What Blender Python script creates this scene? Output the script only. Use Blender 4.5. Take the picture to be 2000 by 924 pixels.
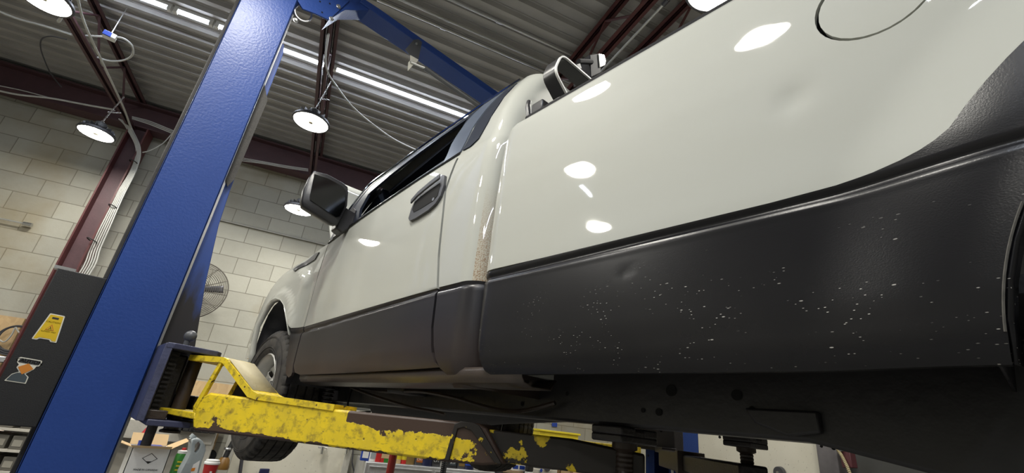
import bpy, bmesh, math, random
from mathutils import Vector, Matrix, geometry
random.seed(7)
for o in list(bpy.data.objects): bpy.data.objects.remove(o)
SC = bpy.context.scene
COL = SC.collection
PI = math.pi
# ------------------------------------------------------------------ camera
CZ = 1.42                       # camera height above the floor
FPX = 893.72                    # focal length in pixels of the 2000 px wide frame
CR = (0.72935636, 0.3387595, 0.59437471)
CF = (-0.67550049, 0.2190059, 0.70408487)
CU = (0.10834387, -0.91502919, 0.38856556)
YAW = math.radians(18.1813)     # building against the lift bay
cam = bpy.data.cameras.new('camera')
cam.sensor_width = 36.0
cam.lens = 36.0 * FPX / 2000.0
cam.clip_start = 0.02
camo = bpy.data.objects.new('camera', cam)
COL.objects.link(camo)
camo.matrix_world = Matrix((
    (CR[0], -CR[1], -CR[2], 0), (CF[0], -CF[1], -CF[2], 0), (CU[0], -CU[1], -CU[2], CZ), (0, 0, 0, 1)))
SC.camera = camo
# ------------------------------------------------------------------ world, exposure
wd = bpy.data.worlds.new('world'); SC.world = wd; wd.use_nodes = True
wd.node_tree.nodes['Background'].inputs[0].default_value = (0.8, 0.85, 1, 1)
wd.node_tree.nodes['Background'].inputs[1].default_value = 0.0
SC.view_settings.view_transform = 'Standard'
SC.view_settings.look = 'None'
SC.view_settings.gamma = 1.0
SC.view_settings.use_curve_mapping = False
SC.view_settings.exposure = 0.0
LAMP_W = 21.0                  # watts of one high bay lamp
TUBE_W = 10.0
LENS_E = 30.0
TUBE_E = 14.0

# ------------------------------------------------------------------ coordinates (relative to the camera point)
def ray(x, y):
    a, b, c = x - 1000.0, y - 462.0, FPX
    return (CR[0]*a+CR[1]*b+CR[2]*c, CF[0]*a+CF[1]*b+CF[2]*c, CU[0]*a+CU[1]*b+CU[2]*c)
cB, sB = math.cos(YAW), math.sin(YAW)
def W(b1, b2, z): return (b1*cB + b2*sB, -b1*sB + b2*cB, z)
def at(x, y, X=None, Y=None, Z=None, B1=None, B2=None):
    d = ray(x, y)
    if X is not None: s = X/d[0]
    elif Y is not None: s = Y/d[1]
    elif Z is not None: s = Z/d[2]
    elif B2 is not None: s = B2/(sB*d[0]+cB*d[1])
    else: s = B1/(cB*d[0]-sB*d[1])
    return (d[0]*s, d[1]*s, d[2]*s)
def lerp(a, b, t): return a + (b-a)*t
def interp(tab, z):
    if z <= tab[0][0]: return tab[0][1]
    for (a, u), (b, v) in zip(tab, tab[1:]):
        if z <= b: return u + (v-u)*(z-a)/(b-a)
    return tab[-1][1]
def sm(t):
    t = max(0.0, min(1.0, t)); return t*t*(3-2*t)
def V(*a): return Vector(a)

# ------------------------------------------------------------------ mesh builder
class MB:
    def __init__(s): s.v = []; s.f = []; s.m = []; s.k = 0
    def add(s, vs, fs):
        n = len(s.v); s.v += [tuple(p) for p in vs]
        for f in fs: s.f.append(tuple(i+n for i in f)); s.m.append(s.k)
        return s
    def box(s, lo, hi, T=None):
        x0, y0, z0 = lo; x1, y1, z1 = hi
        p = [(x0,y0,z0),(x1,y0,z0),(x1,y1,z0),(x0,y1,z0),(x0,y0,z1),(x1,y0,z1),(x1,y1,z1),(x0,y1,z1)]
        if T: p = [T(*q) for q in p]
        return s.add(p, [(3,2,1,0),(4,5,6,7),(0,1,5,4),(1,2,6,5),(2,3,7,6),(3,0,4,7)])
    def prism(s, pts, vec):
        n = len(pts); q = [tuple(a+b for a, b in zip(p, vec)) for p in pts]
        return s.add(list(pts)+q, [tuple(range(n))[::-1], tuple(range(n, 2*n))] + [(i, (i+1) % n, n+(i+1) % n, n+i) for i in range(n)])
    def loft(s, rings, closed=True, cap=False):
        n = len(rings[0]); vs = [p for r in rings for p in r]; fs = []
        for i in range(len(rings)-1):
            for j in range(n if closed else n-1):
                a = i*n+j; b = i*n+(j+1) % n
                fs.append((a, b, b+n, a+n))
        if cap: fs += [tuple(range(n))[::-1], tuple(range((len(rings)-1)*n, len(rings)*n))]
        return s.add(vs, fs)
    def grid(s, rows): return s.loft(rows, closed=False)
    def tube(s, path, r, seg=8, rr=None):
        P = [Vector(p) for p in path]; rings = []; up = None
        for i, p in enumerate(P):
            t = (P[min(i+1, len(P)-1)] - P[max(i-1, 0)]).normalized()
            if up is None:
                up = Vector((0, 0, 1)) if abs(t.z) < .9 else Vector((1, 0, 0))
            a = t.cross(up).normalized(); b = a.cross(t).normalized(); up = b
            q = rr[i] if rr else r
            rings.append([tuple(p + (a*math.cos(2*PI*k/seg) + b*math.sin(2*PI*k/seg))*q) for k in range(seg)])
        return s.loft(rings, cap=True)
    def lathe(s, prof, o=(0,0,0), ax=(0,0,1), seg=24, fn=None, cap=False):
        ax = Vector(ax).normalized(); u = ax.orthogonal().normalized()
        if abs(ax.z) > .99: u = Vector((1, 0, 0))
        w = ax.cross(u); o = Vector(o); rings = []
        for i, (r, h) in enumerate(prof):
            ring = []
            for k in range(seg):
                q = r + (fn(i, k) if fn else 0)
                ring.append(tuple(o + ax*h + (u*math.cos(2*PI*k/seg)+w*math.sin(2*PI*k/seg))*q))
            rings.append(ring)
        return s.loft(rings, cap=cap)
    def ball(s, o, r, seg=16, n=10):
        return s.lathe([(max(1e-4, r*math.sin(PI*i/n)), -r*math.cos(PI*i/n)) for i in range(n+1)], o, seg=seg)
    def torus(s, o, R, r, ax=(0,0,1), seg=32, ms=6):
        ax = Vector(ax).normalized(); u = ax.orthogonal().normalized(); w = ax.cross(u); o = Vector(o)
        rings = []
        for k in range(seg+1):
            d = u*math.cos(2*PI*k/seg)+w*math.sin(2*PI*k/seg)
            rings.append([tuple(o + d*(R+r*math.cos(2*PI*j/ms)) + ax*r*math.sin(2*PI*j/ms)) for j in range(ms)])
        return s.loft(rings)
def smooth_path(P, n=6):
    P = [Vector(p) for p in P]; out = []
    for i in range(len(P)-1):
        p0, p1, p2, p3 = P[max(i-1, 0)], P[i], P[i+1], P[min(i+2, len(P)-1)]
        for k in range(n):
            t = k/n
            out.append(.5*((2*p1)+(p2-p0)*t+(2*p0-5*p1+4*p2-p3)*t*t+(3*p1-p0-3*p2+p3)*t**3))
    return [tuple(p) for p in out] + [tuple(P[-1])]

def inpoly(p, poly):
    x, y = p; c = False; n = len(poly); j = n-1
    for i in range(n):
        xi, yi = poly[i]; xj, yj = poly[j]
        if (yi > y) != (yj > y) and x < (xj-xi)*(y-yi)/(yj-yi)+xi: c = not c
        j = i
    return c
def resamp(poly, step, closed=True):
    out = []; n = len(poly)
    for i in range(n if closed else n-1):
        a, b = poly[i], poly[(i+1) % n]
        k = max(1, int(math.hypot(b[0]-a[0], b[1]-a[1])/step))
        for j in range(k): out.append((lerp(a[0], b[0], j/k), lerp(a[1], b[1], j/k)))
    if not closed: out.append(poly[-1])
    return out
def arc2(cx, cy, r, a0, a1, n=16):
    return [(cx+r*math.cos(math.radians(lerp(a0, a1, i/n))), cy+r*math.sin(math.radians(lerp(a0, a1, i/n)))) for i in range(n+1)]
def cdt(outline, holes=(), us=None, vs=None, step=.04, rows=False):
    """fill a 2D outline (with holes) with a regular net of points, so it can be lifted on a curved surface"""
    loops = [resamp(outline, step)] + [resamp(h, step*.6) for h in holes]
    pts = []; edges = []
    for l in loops:
        n0 = len(pts); pts += l
        edges += [(n0+i, n0+(i+1) % len(l)) for i in range(len(l))]
    xs = [p[0] for p in outline]; ys = [p[1] for p in outline]
    if us is None:
        n = max(2, int((max(xs)-min(xs))/step)); us = [lerp(min(xs), max(xs), (i+.37)/n) for i in range(n)]
    if vs is None:
        n = max(2, int((max(ys)-min(ys))/step)); vs = [lerp(min(ys), max(ys), (i+.41)/n) for i in range(n)]
    if rows:
        x0, x1 = min(xs)-.01, max(xs)+.01; n = max(2, int((x1-x0)/step))
        for v in vs:
            if min(ys)+1e-4 < v < max(ys)-1e-4:
                n0 = len(pts); pts += [(lerp(x0, x1, i/n), v) for i in range(n+1)]; edges += [(n0+i, n0+i+1) for i in range(n)]
    else:
        bd = list(pts)
        for u in us:
            for v in vs:
                if inpoly((u, v), outline) and not any(inpoly((u, v), h) for h in holes):
                    if min((u-b[0])**2+(v-b[1])**2 for b in bd) > (step*.12)**2: pts.append((u, v))
    r = geometry.delaunay_2d_cdt([Vector(p) for p in pts], edges, [], 0, 1e-6)
    V2, F = r[0], r[2]; out = []
    for f in F:
        c = (sum(V2[i].x for i in f)/len(f), sum(V2[i].y for i in f)/len(f))
        if inpoly(c, outline) and not any(inpoly(c, h) for h in holes): out.append(tuple(f))
    used = sorted({i for f in out for i in f}); ix = {i: k for k, i in enumerate(used)}
    return [(V2[i].x, V2[i].y) for i in used], [tuple(ix[i] for i in f) for f in out]

# ------------------------------------------------------------------ objects
def mesh_object(name, mb, mats, verts, angle=35):
    me = bpy.data.meshes.new(name)
    me.from_pydata(verts, [], mb.f)
    if not isinstance(mats, (list, tuple)): mats = [mats]
    for m in mats: me.materials.append(m)
    if len(mats) > 1: me.polygons.foreach_set('material_index', mb.m)
    me.update()
    bm = bmesh.new(); bm.from_mesh(me)
    bmesh.ops.recalc_face_normals(bm, faces=bm.faces)
    bm.to_mesh(me); bm.free()
    me.polygons.foreach_set('use_smooth', [True]*len(me.polygons))
    try: me.set_sharp_from_angle(angle=math.radians(angle))
    except Exception: pass
    o = bpy.data.objects.new(name, me); COL.objects.link(o)
    return o
def mods(o, bevel=0, solid=0, off=-1, sub=0):
    if solid:
        m = o.modifiers.new('solid', 'SOLIDIFY'); m.thickness = solid; m.offset = off
    if bevel:
        m = o.modifiers.new('bevel', 'BEVEL'); m.width = bevel; m.segments = 2; m.limit_method = 'ANGLE'; m.angle_limit = math.radians(40)
        try: m.harden_normals = False
        except Exception: pass
    if sub:
        m = o.modifiers.new('sub', 'SUBSURF'); m.levels = sub; m.render_levels = sub
    return o
class Thing:
    """an Empty at the base of a thing; its parts are added in world coordinates (relative to the camera point) or in local ones"""
    def __init__(s, name, label, cat, loc, rotz=0, group=None, local=False):
        o = bpy.data.objects.new(name, None); COL.objects.link(o); s.o = o
        s.loc = Vector((loc[0], loc[1], loc[2]+CZ)); o.location = s.loc; o.rotation_euler = (0, 0, rotz)
        o.empty_display_size = .1
        o['label'] = label; o['category'] = cat
        if group: o['group'] = group
        s.local = local
    def part(s, name, mb, mat, parent=None, label=None, bevel=0, solid=0, off=-1, sub=0, angle=35, stuff=False):
        if s.local: vs = mb.v
        else: vs = [(p[0]-s.loc.x, p[1]-s.loc.y, p[2]+CZ-s.loc.z) for p in mb.v]
        o = mesh_object(name, mb, mat, vs, angle); o.parent = parent or s.o
        if label: o['label'] = label
        if stuff: o['kind'] = 'stuff'
        return mods(o, bevel, solid, off, sub)
def single(name, mb, mat, label=None, cat=None, group=None, kind=None, base=None, bevel=0, solid=0, off=-1, angle=35):
    """a thing that is one mesh, built in camera-relative world coordinates"""
    if base is None:
        n = len(mb.v)
        base = (sum(p[0] for p in mb.v)/n, sum(p[1] for p in mb.v)/n, min(p[2] for p in mb.v))
    vs = [(p[0]-base[0], p[1]-base[1], p[2]-base[2]) for p in mb.v]
    o = mesh_object(name, mb, mat, vs, angle); o.location = (base[0], base[1], base[2]+CZ)
    if label: o['label'] = label
    if cat: o['category'] = cat
    if group: o['group'] = group
    if kind: o['kind'] = kind
    return mods(o, bevel, solid, off)
def copy_thing(root, loc, rotz=None, label=None, group=None):
    r = root.copy(); COL.objects.link(r); r.location = (loc[0], loc[1], loc[2]+CZ)
    if rotz is not None: r.rotation_euler = (0, 0, rotz)
    if label: r['label'] = label
    if group: r['group'] = group
    for ch in list(root.children):
        c = ch.copy(); COL.objects.link(c); c.parent = r
        for g in list(ch.children):
            d = g.copy(); COL.objects.link(d); d.parent = c
    return r
def text_mb(txt, size, T, depth=.0006):
    cu = bpy.data.curves.new('txt', 'FONT'); cu.body = txt; cu.size = size; cu.align_x = 'CENTER'; cu.align_y = 'CENTER'
    cu.resolution_u = 3; cu.extrude = depth
    ob = bpy.data.objects.new('txt', cu); COL.objects.link(ob)
    bpy.context.view_layer.update()
    me = bpy.data.meshes.new_from_object(ob)
    mb = MB(); mb.add([T(v.co.x, v.co.y, v.co.z) for v in me.vertices], [tuple(p.vertices) for p in me.polygons])
    bpy.data.objects.remove(ob); bpy.data.curves.remove(cu); bpy.data.meshes.remove(me)
    return mb

# ------------------------------------------------------------------ materials
class NT:
    def __init__(s, name):
        s.mat = bpy.data.materials.new(name); s.mat.use_nodes = True
        s.n = s.mat.node_tree.nodes; s.l = s.mat.node_tree.links
        s.b = s.n['Principled BSDF']; s.tc = s.n.new('ShaderNodeTexCoord')
        s.geo = s.n.new('ShaderNodeNewGeometry')
    def pos(s, scale=(1,1,1), rot=(0,0,0), src='pos', loc=(0,0,0)):
        m = s.n.new('ShaderNodeMapping'); m.inputs['Scale'].default_value = scale; m.inputs['Rotation'].default_value = rot
        m.inputs['Location'].default_value = loc
        s.l.new(s.geo.outputs['Position'] if src == 'pos' else s.tc.outputs[src], m.inputs[0]); return m.outputs[0]
    def noise(s, scale, detail=4, vec=None, rough=.55, dist=0):
        t = s.n.new('ShaderNodeTexNoise'); t.inputs['Scale'].default_value = scale; t.inputs['Detail'].default_value = detail
        t.inputs['Roughness'].default_value = rough; t.inputs['Distortion'].default_value = dist
        s.l.new(vec if vec is not None else s.tc.outputs['Object'], t.inputs['Vector']); return t.outputs[0]
    def vor(s, scale, vec=None, feature='F1', out=0):
        t = s.n.new('ShaderNodeTexVoronoi'); t.inputs['Scale'].default_value = scale; t.feature = feature
        s.l.new(vec if vec is not None else s.tc.outputs['Object'], t.inputs['Vector']); return t.outputs[out]
    def ramp(s, fac, stops):
        r = s.n.new('ShaderNodeValToRGB'); e = r.color_ramp.elements
        while len(e) < len(stops): e.new(.5)
        for k, (p, c) in enumerate(stops):
            e[k].position = p; e[k].color = (c, c, c, 1) if isinstance(c, (int, float)) else (*c, 1)
        s.l.new(fac, r.inputs[0]); return r.outputs[0]
    def mix(s, fac, a, b, mode='MIX'):
        m = s.n.new('ShaderNodeMix'); m.data_type = 'RGBA'; m.blend_type = mode
        for i, x in ((0, fac), (6, a), (7, b)):
            if isinstance(x, (int, float)): m.inputs[i].default_value = x
            elif isinstance(x, tuple): m.inputs[i].default_value = (*x, 1)
            else: s.l.new(x, m.inputs[i])
        return m.outputs[2]
    def math(s, op, a, b=0.0, c=0.0):
        m = s.n.new('ShaderNodeMath'); m.operation = op
        for i, x in enumerate((a, b, c)):
            if isinstance(x, (int, float)): m.inputs[i].default_value = x
            else: s.l.new(x, m.inputs[i])
        return m.outputs[0]
    def sep(s, vec):
        m = s.n.new('ShaderNodeSeparateXYZ'); s.l.new(vec, m.inputs[0]); return m.outputs
    def comb(s, x, y, z):
        m = s.n.new('ShaderNodeCombineXYZ')
        for i, q in enumerate((x, y, z)):
            if isinstance(q, (int, float)): m.inputs[i].default_value = q
            else: s.l.new(q, m.inputs[i])
        return m.outputs[0]
    def bump(s, h, strength=.3, dist=.01):
        b = s.n.new('ShaderNodeBump'); b.inputs['Strength'].default_value = strength; b.inputs['Distance'].default_value = dist
        s.l.new(h, b.inputs['Height']); s.l.new(b.outputs[0], s.b.inputs['Normal'])
    def set(s, **k):
        names = dict(col='Base Color', rough='Roughness', metal='Metallic', coat='Coat Weight', coatr='Coat Roughness', spec='Specular IOR Level', trans='Transmission Weight', ior='IOR')
        for q, v in k.items():
            i = s.b.inputs[names[q]]
            if isinstance(v, tuple): i.default_value = (*v, 1)
            elif isinstance(v, (int, float)): i.default_value = v
            else: s.l.new(v, i)
        return s.mat
def simple(name, col, rough=.5, metal=0, coat=0, bump=0, bs=60, var=.12, spec=.5, vs=9):
    t = NT(name)
    n = t.noise(vs, 3)
    c = t.mix(n, tuple(x*(1-var) for x in col), tuple(min(1, x*(1+var)) for x in col))
    t.set(col=c, rough=rough, metal=metal, coat=coat, spec=spec)
    if bump: t.bump(t.noise(bs, 3), bump, .004)
    return t.mat
def emit(name, col, e):
    t = NT(name); t.b.inputs['Emission Color'].default_value = (*col, 1); t.b.inputs['Emission Strength'].default_value = e
    t.set(col=(.8,.8,.8), rough=.4); return t.mat
M = {}
# truck paint: cream white under clear coat, a little grime
t = NT('white_truck_paint')
g = t.ramp(t.noise(3.1, 5, t.pos((1,.35,1))), [(.42, 0), (.75, 1)])
sp = t.ramp(t.vor(55, t.pos()), [(.02, 1), (.035, 0)])
spm = t.math('MULTIPLY', sp, t.ramp(t.noise(2.2, 2, t.pos()), [(.6, 0), (.72, 1)]))
c = t.mix(t.math('MULTIPLY', g, .35), (.485,.49,.445), (.445,.44,.37)); c = t.mix(t.math('MULTIPLY', spm, .5), c, (.2,.14,.08))
t.set(col=c, rough=.55, spec=.15, coat=1.0, coatr=.03)
M['white'] = t.mat
# the same paint on the cab corner with rust freckles low down
t = NT('white_paint_rusty_corner')
q = t.sep(t.pos())
m1 = t.ramp(q[1], [(0, 0), (1, 1)])
my = t.math('MULTIPLY', t.math('LESS_THAN', q[1], 1.125), t.ramp(t.math('SUBTRACT', 2.55, q[2]), [(.36, 0), (.72, 1)]))
rf = t.ramp(t.noise(260, 3, t.pos()), [(.44, 0), (.62, 1)])
rf2 = t.math('MULTIPLY', rf, my)
g = t.ramp(t.noise(3.1, 5, t.pos()), [(.42, 0), (.75, 1)])
c = t.mix(t.math('MULTIPLY', g, .35), (.485,.49,.445), (.445,.44,.37)); c = t.mix(t.math('MULTIPLY', my, .45), c, (.60,.50,.33)); c = t.mix(t.math('MULTIPLY', rf2, .9), c, (.24,.11,.035))
t.set(col=c, rough=.55, spec=.15, coat=1.0, coatr=.03); M['white_rust'] = t.mat
# black textured coating with stone chips
t = NT('black_textured_coating')
ps = t.pos()
chip = t.math('MAXIMUM', t.ramp(t.vor(64, t.pos((1, .5, 1.6), (.5, 0, 0))), [(.07, 1), (.105, 0)]), t.ramp(t.vor(120, t.pos((1, .5, 1.6), (.5, 0, 0), loc=(.3, .2, .1))), [(.08, 1), (.12, 0)]))
q = t.sep(ps)
band = t.ramp(q[2], [(0, 0), (1, 1)])
zb = t.math('MULTIPLY', t.ramp(t.math('SUBTRACT', q[2], CZ), [(.13, .7), (.26, 1), (.36, 0)]), t.ramp(t.noise(9, 3, t.pos((1,1,1.6))), [(.50, 0), (.60, 1)]))
yb = t.ramp(q[1], [(.45, 1), (.98, .2)])
chipf = t.math('MULTIPLY', t.math('MULTIPLY', chip, zb), yb)
dust = t.ramp(t.noise(2.4, 5, ps), [(.4, 0), (.8, 1)])
c = t.mix(dust, (.007,.007,.009), (.015,.0145,.016)); c = t.mix(chipf, c, (.62,.6,.55))
t.set(col=c, rough=.27, spec=.38)
t.bump(t.noise(420, 3, ps), .13, .0012); M['coating'] = t.mat
# same coating, dusty brown low on the cab
t = NT('dusty_black_coating')
ps = t.pos()
q = t.sep(ps)
mud = t.math('MULTIPLY', t.ramp(t.math('SUBTRACT', q[2], CZ), [(.12, 1), (.33, 0)]), t.ramp(t.noise(3, 4, ps), [(.3, .2), (.7, 1)]))
c = t.mix(t.noise(2.4, 5, ps), (.017,.016,.019), (.030,.028,.031)); c = t.mix(t.math('MULTIPLY', mud, .9), c, (.06,.042,.034))
chip = t.ramp(t.vor(60, ps), [(.035, 1), (.06, 0)])
yb = t.ramp(t.math('SUBTRACT', q[1], 2.0), [(.4, 0), (.6, 1)])
c = t.mix(t.math('MULTIPLY', chip, t.math('MULTIPLY', yb, .5)), c, (.5,.48,.45))
t.set(col=c, rough=.32, spec=.34); t.bump(t.noise(420, 3, ps), .13, .0012); M['coating_dusty'] = t.mat
M['rocker'] = simple('muddy_rocker_paint', (.055,.042,.034), .33, bump=.15, bs=200, var=.35)
M['blackplastic'] = simple('black_plastic', (.022,.022,.025), .32, bump=.05, bs=400)
M['matteblack'] = simple('matte_black_plastic', (.015,.015,.017), .7, spec=.15)
M['greyplastic'] = simple('worn_grey_plastic', (.075,.077,.083), .38, bump=.05, bs=400)
M['under'] = simple('underbody_black', (.012,.012,.014), .5, bump=.3, bs=60, var=.5)
M['frame'] = simple('chassis_wax_black', (.017,.016,.018), .42, bump=.3, bs=30, var=.5)
M['hole'] = simple('opening_shade', (.002,.002,.002), .9)  # near-black colour stands for the shade inside gaps and holes
M['glass'] = simple('tinted_truck_glass', (.016,.021,.034), .35, var=.05, spec=.05)
M['pillarband'] = simple('pillar_trim_sheen', (.10,.12,.16), .28, var=.2)  # black pillar trim coloured blue-grey to carry its reflected sheen
M['mirrorglass'] = simple('mirror_glass', (.42,.45,.5), .08, metal=1, var=.05)
M['glossblack'] = simple('gloss_black_applique', (.016,.020,.032), .45, var=.05, spec=.15)
M['chrome'] = simple('bright_chrome', (.8,.8,.8), .15, metal=1)
M['steel'] = simple('zinc_steel', (.55,.55,.55), .35, metal=1, bump=.1)
M['wheelsteel'] = simple('silver_wheel_paint', (.50,.49,.45), .4, metal=.35, var=.2)
t = NT('tyre_rubber')
c = t.mix(t.ramp(t.noise(14, 5), [(.35, 0), (.7, 1)]), (.025,.024,.024), (.075,.068,.058)); t.set(col=c, rough=.75, spec=.3); t.bump(t.noise(150, 3), .3, .002); M['tyre'] = t.mat
# blue lift paint with dark oil dots
t = NT('blue_lift_paint')
ps = t.pos()
dot = t.ramp(t.vor(13, t.pos((1,1,.8))), [(.07, 1), (.12, 0)])
low = t.ramp(t.math('SUBTRACT', 2.1, t.sep(ps)[2]), [(.1, 0), (.6, 1)])
dm = t.math('MULTIPLY', dot, t.math('MULTIPLY', low, t.ramp(t.noise(9, 2, ps), [(.40, 0), (.5, 1)])))
c = t.mix(t.noise(2.5, 4, ps), (.017,.046,.20), (.026,.066,.26)); c = t.mix(dm, c, (.008,.010,.03))
t.set(col=c, rough=.36, spec=.3); t.bump(t.noise(90, 2, ps), .35, .003); M['blue'] = t.mat
# blue with smeared grease around the carriage track
t = NT('greasy_blue_paint')
ps = t.pos()
gr = t.math('MULTIPLY', t.ramp(t.math('SUBTRACT', 2.35, t.sep(ps)[2]), [(.1, 0), (.8, 1)]), 1.05)
gr2 = t.ramp(t.math('MULTIPLY', t.math('ADD', gr, t.noise(5, 4, t.pos((3,3,.7)))), .54), [(.55, 0), (.68, 1)])
c = t.mix(gr2, (.026,.065,.26), (.022,.02,.022)); t.set(col=c, rough=.36); M['greasy'] = t.mat
M['carriage'] = simple('scuffed_purple_blue_paint', (.042,.047,.095), .45, bump=.3, bs=80, var=.5, vs=25)
M['grease'] = simple('grease_blackened_steel', (.020,.017,.018), .4, bump=.5, bs=70, var=.7)
M['brownsteel'] = simple('oily_brown_steel', (.035,.024,.018), .42, bump=.4, bs=70, var=.6)
M['darkstrip'] = simple('grimy_channel', (.045,.042,.038), .7, bump=.5, bs=90, var=.6)
# chipped yellow arm
def yellow(name, thr, dark=(.055,.032,.022), wear=None):
    t = NT(name); ps = t.pos()
    n1 = t.noise(9, 8, ps, .62); n2 = t.noise(40, 6, ps, .6); n3 = t.noise(16, 5, t.pos((1,1,1),(0,0,0),loc=(3,1,2)))
    spots = t.ramp(t.vor(30, ps), [(.06, 1), (.13, 0)])
    sm_ = t.math('MULTIPLY', spots, t.ramp(t.noise(7, 2, ps), [(.5, 0), (.58, 1)]))
    ad = t.math('ADD', n1, t.math('MULTIPLY', t.math('SUBTRACT', n2, .5), .35))
    if wear is not None: ad = t.math('ADD', ad, wear(t))
    chip = t.math('MAXIMUM', t.ramp(ad, [(thr, 0), (thr+.012, 1)]), sm_)
    yel = t.mix(t.ramp(n3, [(.35, 0), (.75, 1)]), (.80,.58,.015), (.62,.46,.03))
    yel = t.mix(t.ramp(n2, [(.50, 0), (.68, .75)]), yel, (.20,.14,.03)); scr = t.ramp(t.noise(26, 5, t.pos((1, 1, 3), (.5, .3, .8)), .65), [(.60, 0), (.64, 1)]); yel = t.mix(t.math('MULTIPLY', scr, .4), yel, (.12,.08,.03))
    c = t.mix(chip, yel, dark); t.set(col=c, rough=.46, spec=.45)
    t.bump(t.math('SUBTRACT', t.math('MULTIPLY', n2, .4), chip), .5, .003); return t.mat
# the wear of the sleeve: bare along its bottom edge, on a patch of the top edge, and towards the truck
def sleeve_wear(t):
    q = t.sep(t.pos()); z = t.math('SUBTRACT', q[2], CZ)
    bot = t.ramp(t.math('ADD', z, 1.0), [(.884, .45), (.905, 0)])
    y = q[1]
    e = t.ramp(t.math('MULTIPLY', y, .5), [(.565, .30), (.60, .12), (.66, 0)])
    top = t.math('MULTIPLY', t.ramp(t.math('ADD', z, 1.0), [(.955, 0), (.99, .5)]), t.math('MULTIPLY', t.math('LESS_THAN', y, 1.52), 1.0))
    return t.math('ADD', t.math('ADD', bot, e), top)
M['yellow'] = yellow('chipped_yellow_paint', .66)
M['sleeve'] = yellow('worn_yellow_sleeve', .66, wear=sleeve_wear)
M['yellowdark'] = yellow('mostly_bare_arm_steel', .40, dark=(.02,.016,.013))
M['dusttop'] = simple('dusty_yellow_ledge', (.42,.36,.22), .7, bump=.3, bs=120, var=.3)
M['purple'] = simple('oxide_purple_steel_primer', (.075,.035,.040), .55, bump=.2, bs=50, var=.3)
M['purplered'] = simple('oxide_red_steel_primer', (.085,.022,.022), .5, bump=.2, bs=50, var=.3)
M['deck'] = simple('galvanised_deck', (.40,.39,.375), .5, metal=.25, bump=.15, bs=20, var=.3, vs=2)
M['conduit'] = simple('galvanised_conduit', (.6,.6,.57), .35, metal=.7)
M['cable'] = simple('grey_white_cable', (.50,.50,.47), .5)
M['cableblack'] = simple('black_cable', (.02,.02,.02), .5)
M['cardblack'] = simple('black_painted_board', (.007,.007,.008), .6, bump=.25, bs=300, var=.3)
M['lampbody'] = simple('dark_cast_aluminium', (.10,.10,.11), .45, metal=.6)
M['lens'] = emit('lamp_lens', (1, .97, .86), LENS_E)
M['lenscap'] = simple('lens_centre_cap', (.5,.45,.3), .5)
M['tubeglow'] = emit('led_tube_glow', (.80, .87, 1), TUBE_E)
M['whiteplastic'] = simple('white_plastic', (.75,.75,.72), .45)
M['paper'] = simple('white_card', (.86,.85,.82), .6)
M['cardboard'] = simple('brown_cardboard', (.62,.43,.22), .7)
M['green'] = simple('green_can_paint', (.035,.22,.03), .3, coat=.5)
M['fanwire'] = simple('dusty_fan_wire', (.09,.08,.065), .5, metal=.3)
M['red'] = simple('red_paper', (.55,.02,.02), .5)
M['redpaint'] = simple('red_enamel', (.42,.02,.015), .3, coat=.5)
M['silverplastic'] = simple('silver_grey_plastic', (.36,.40,.41), .4, var=.1)
M['ink'] = simple('black_ink', (.02,.02,.02), .6)
M['orange'] = simple('orange_plastic', (.8,.25,.02), .45)
M['sticker_orange'] = simple('orange_sticker', (.55,.20,.03), .4)
M['sticker_yellow'] = simple('yellow_sticker', (.62,.42,.02), .35)
M['sticker_white'] = simple('sticker_border', (.62,.60,.52), .45)
M['sticker_grey'] = simple('sticker_grey', (.05,.065,.075), .45)
M['sticker_red'] = simple('sticker_red_ink', (.45,.12,.02), .5)
M['blueplastic'] = simple('blue_plastic', (.02,.06,.35), .35)
M['navy'] = simple('navy_plastic', (.015,.02,.07), .35)
M['greybottle'] = simple('dark_grey_bottle', (.07,.07,.075), .35)
M['goldbottle'] = simple('gold_bottle', (.25,.16,.05), .35)
M['chest'] = simple('brushed_steel_drawers', (.55,.55,.54), .38, metal=.6, bump=.2, bs=30, var=.3, vs=14)
M['wood'] = simple('grey_weathered_board', (.52,.49,.42), .75, bump=.3, bs=40, var=.2)
M['olive'] = simple('olive_green_steel', (.17,.19,.08), .5, bump=.2, bs=60, var=.3)
M['yellowtape'] = simple('yellow_label', (.75,.6,.03), .4)
# floor
t = NT('concrete_floor'); c = t.mix(t.noise(1.2, 6), (.14,.137,.13), (.23,.225,.21)); t.set(col=c, rough=.6); t.bump(t.noise(30, 4), .2, .004); M['floor'] = t.mat
# block wall
t = NT('painted_block_wall')
q = t.sep(t.pos())
b1 = t.math('SUBTRACT', t.math('MULTIPLY', q[0], cB), t.math('MULTIPLY', q[1], sB))
vec = t.comb(t.math('ADD', b1, 20.13), t.math('ADD', q[2], -CZ+10*.2032+.055), 0.0)
br = t.n.new('ShaderNodeTexBrick'); t.l.new(vec, br.inputs['Vector'])
br.inputs['Scale'].default_value = 1; br.inputs['Brick Width'].default_value = .4064; br.inputs['Row Height'].default_value = .2032
br.inputs['Mortar Size'].default_value = .0045; br.inputs['Mortar Smooth'].default_value = .3; br.offset = .5
br.inputs['Color1'].default_value = (.37,.36,.31,1); br.inputs['Color2'].default_value = (.44,.43,.37,1); br.inputs['Mortar'].default_value = (.24,.23,.19,1); br.inputs['Bias'].default_value = .1
st = t.ramp(t.noise(.8, 5, t.pos()), [(.55, 0), (.72, 1)])
c = t.mix(t.noise(12, 6, t.pos(), .7), br.outputs[0], (.62,.6,.52), 'MULTIPLY'); c = t.mix(.65, c, br.outputs[0])
c = t.mix(t.math('MULTIPLY', st, .55), c, (.26,.20,.10))
t.set(col=c, rough=.85, spec=.2)
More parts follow.
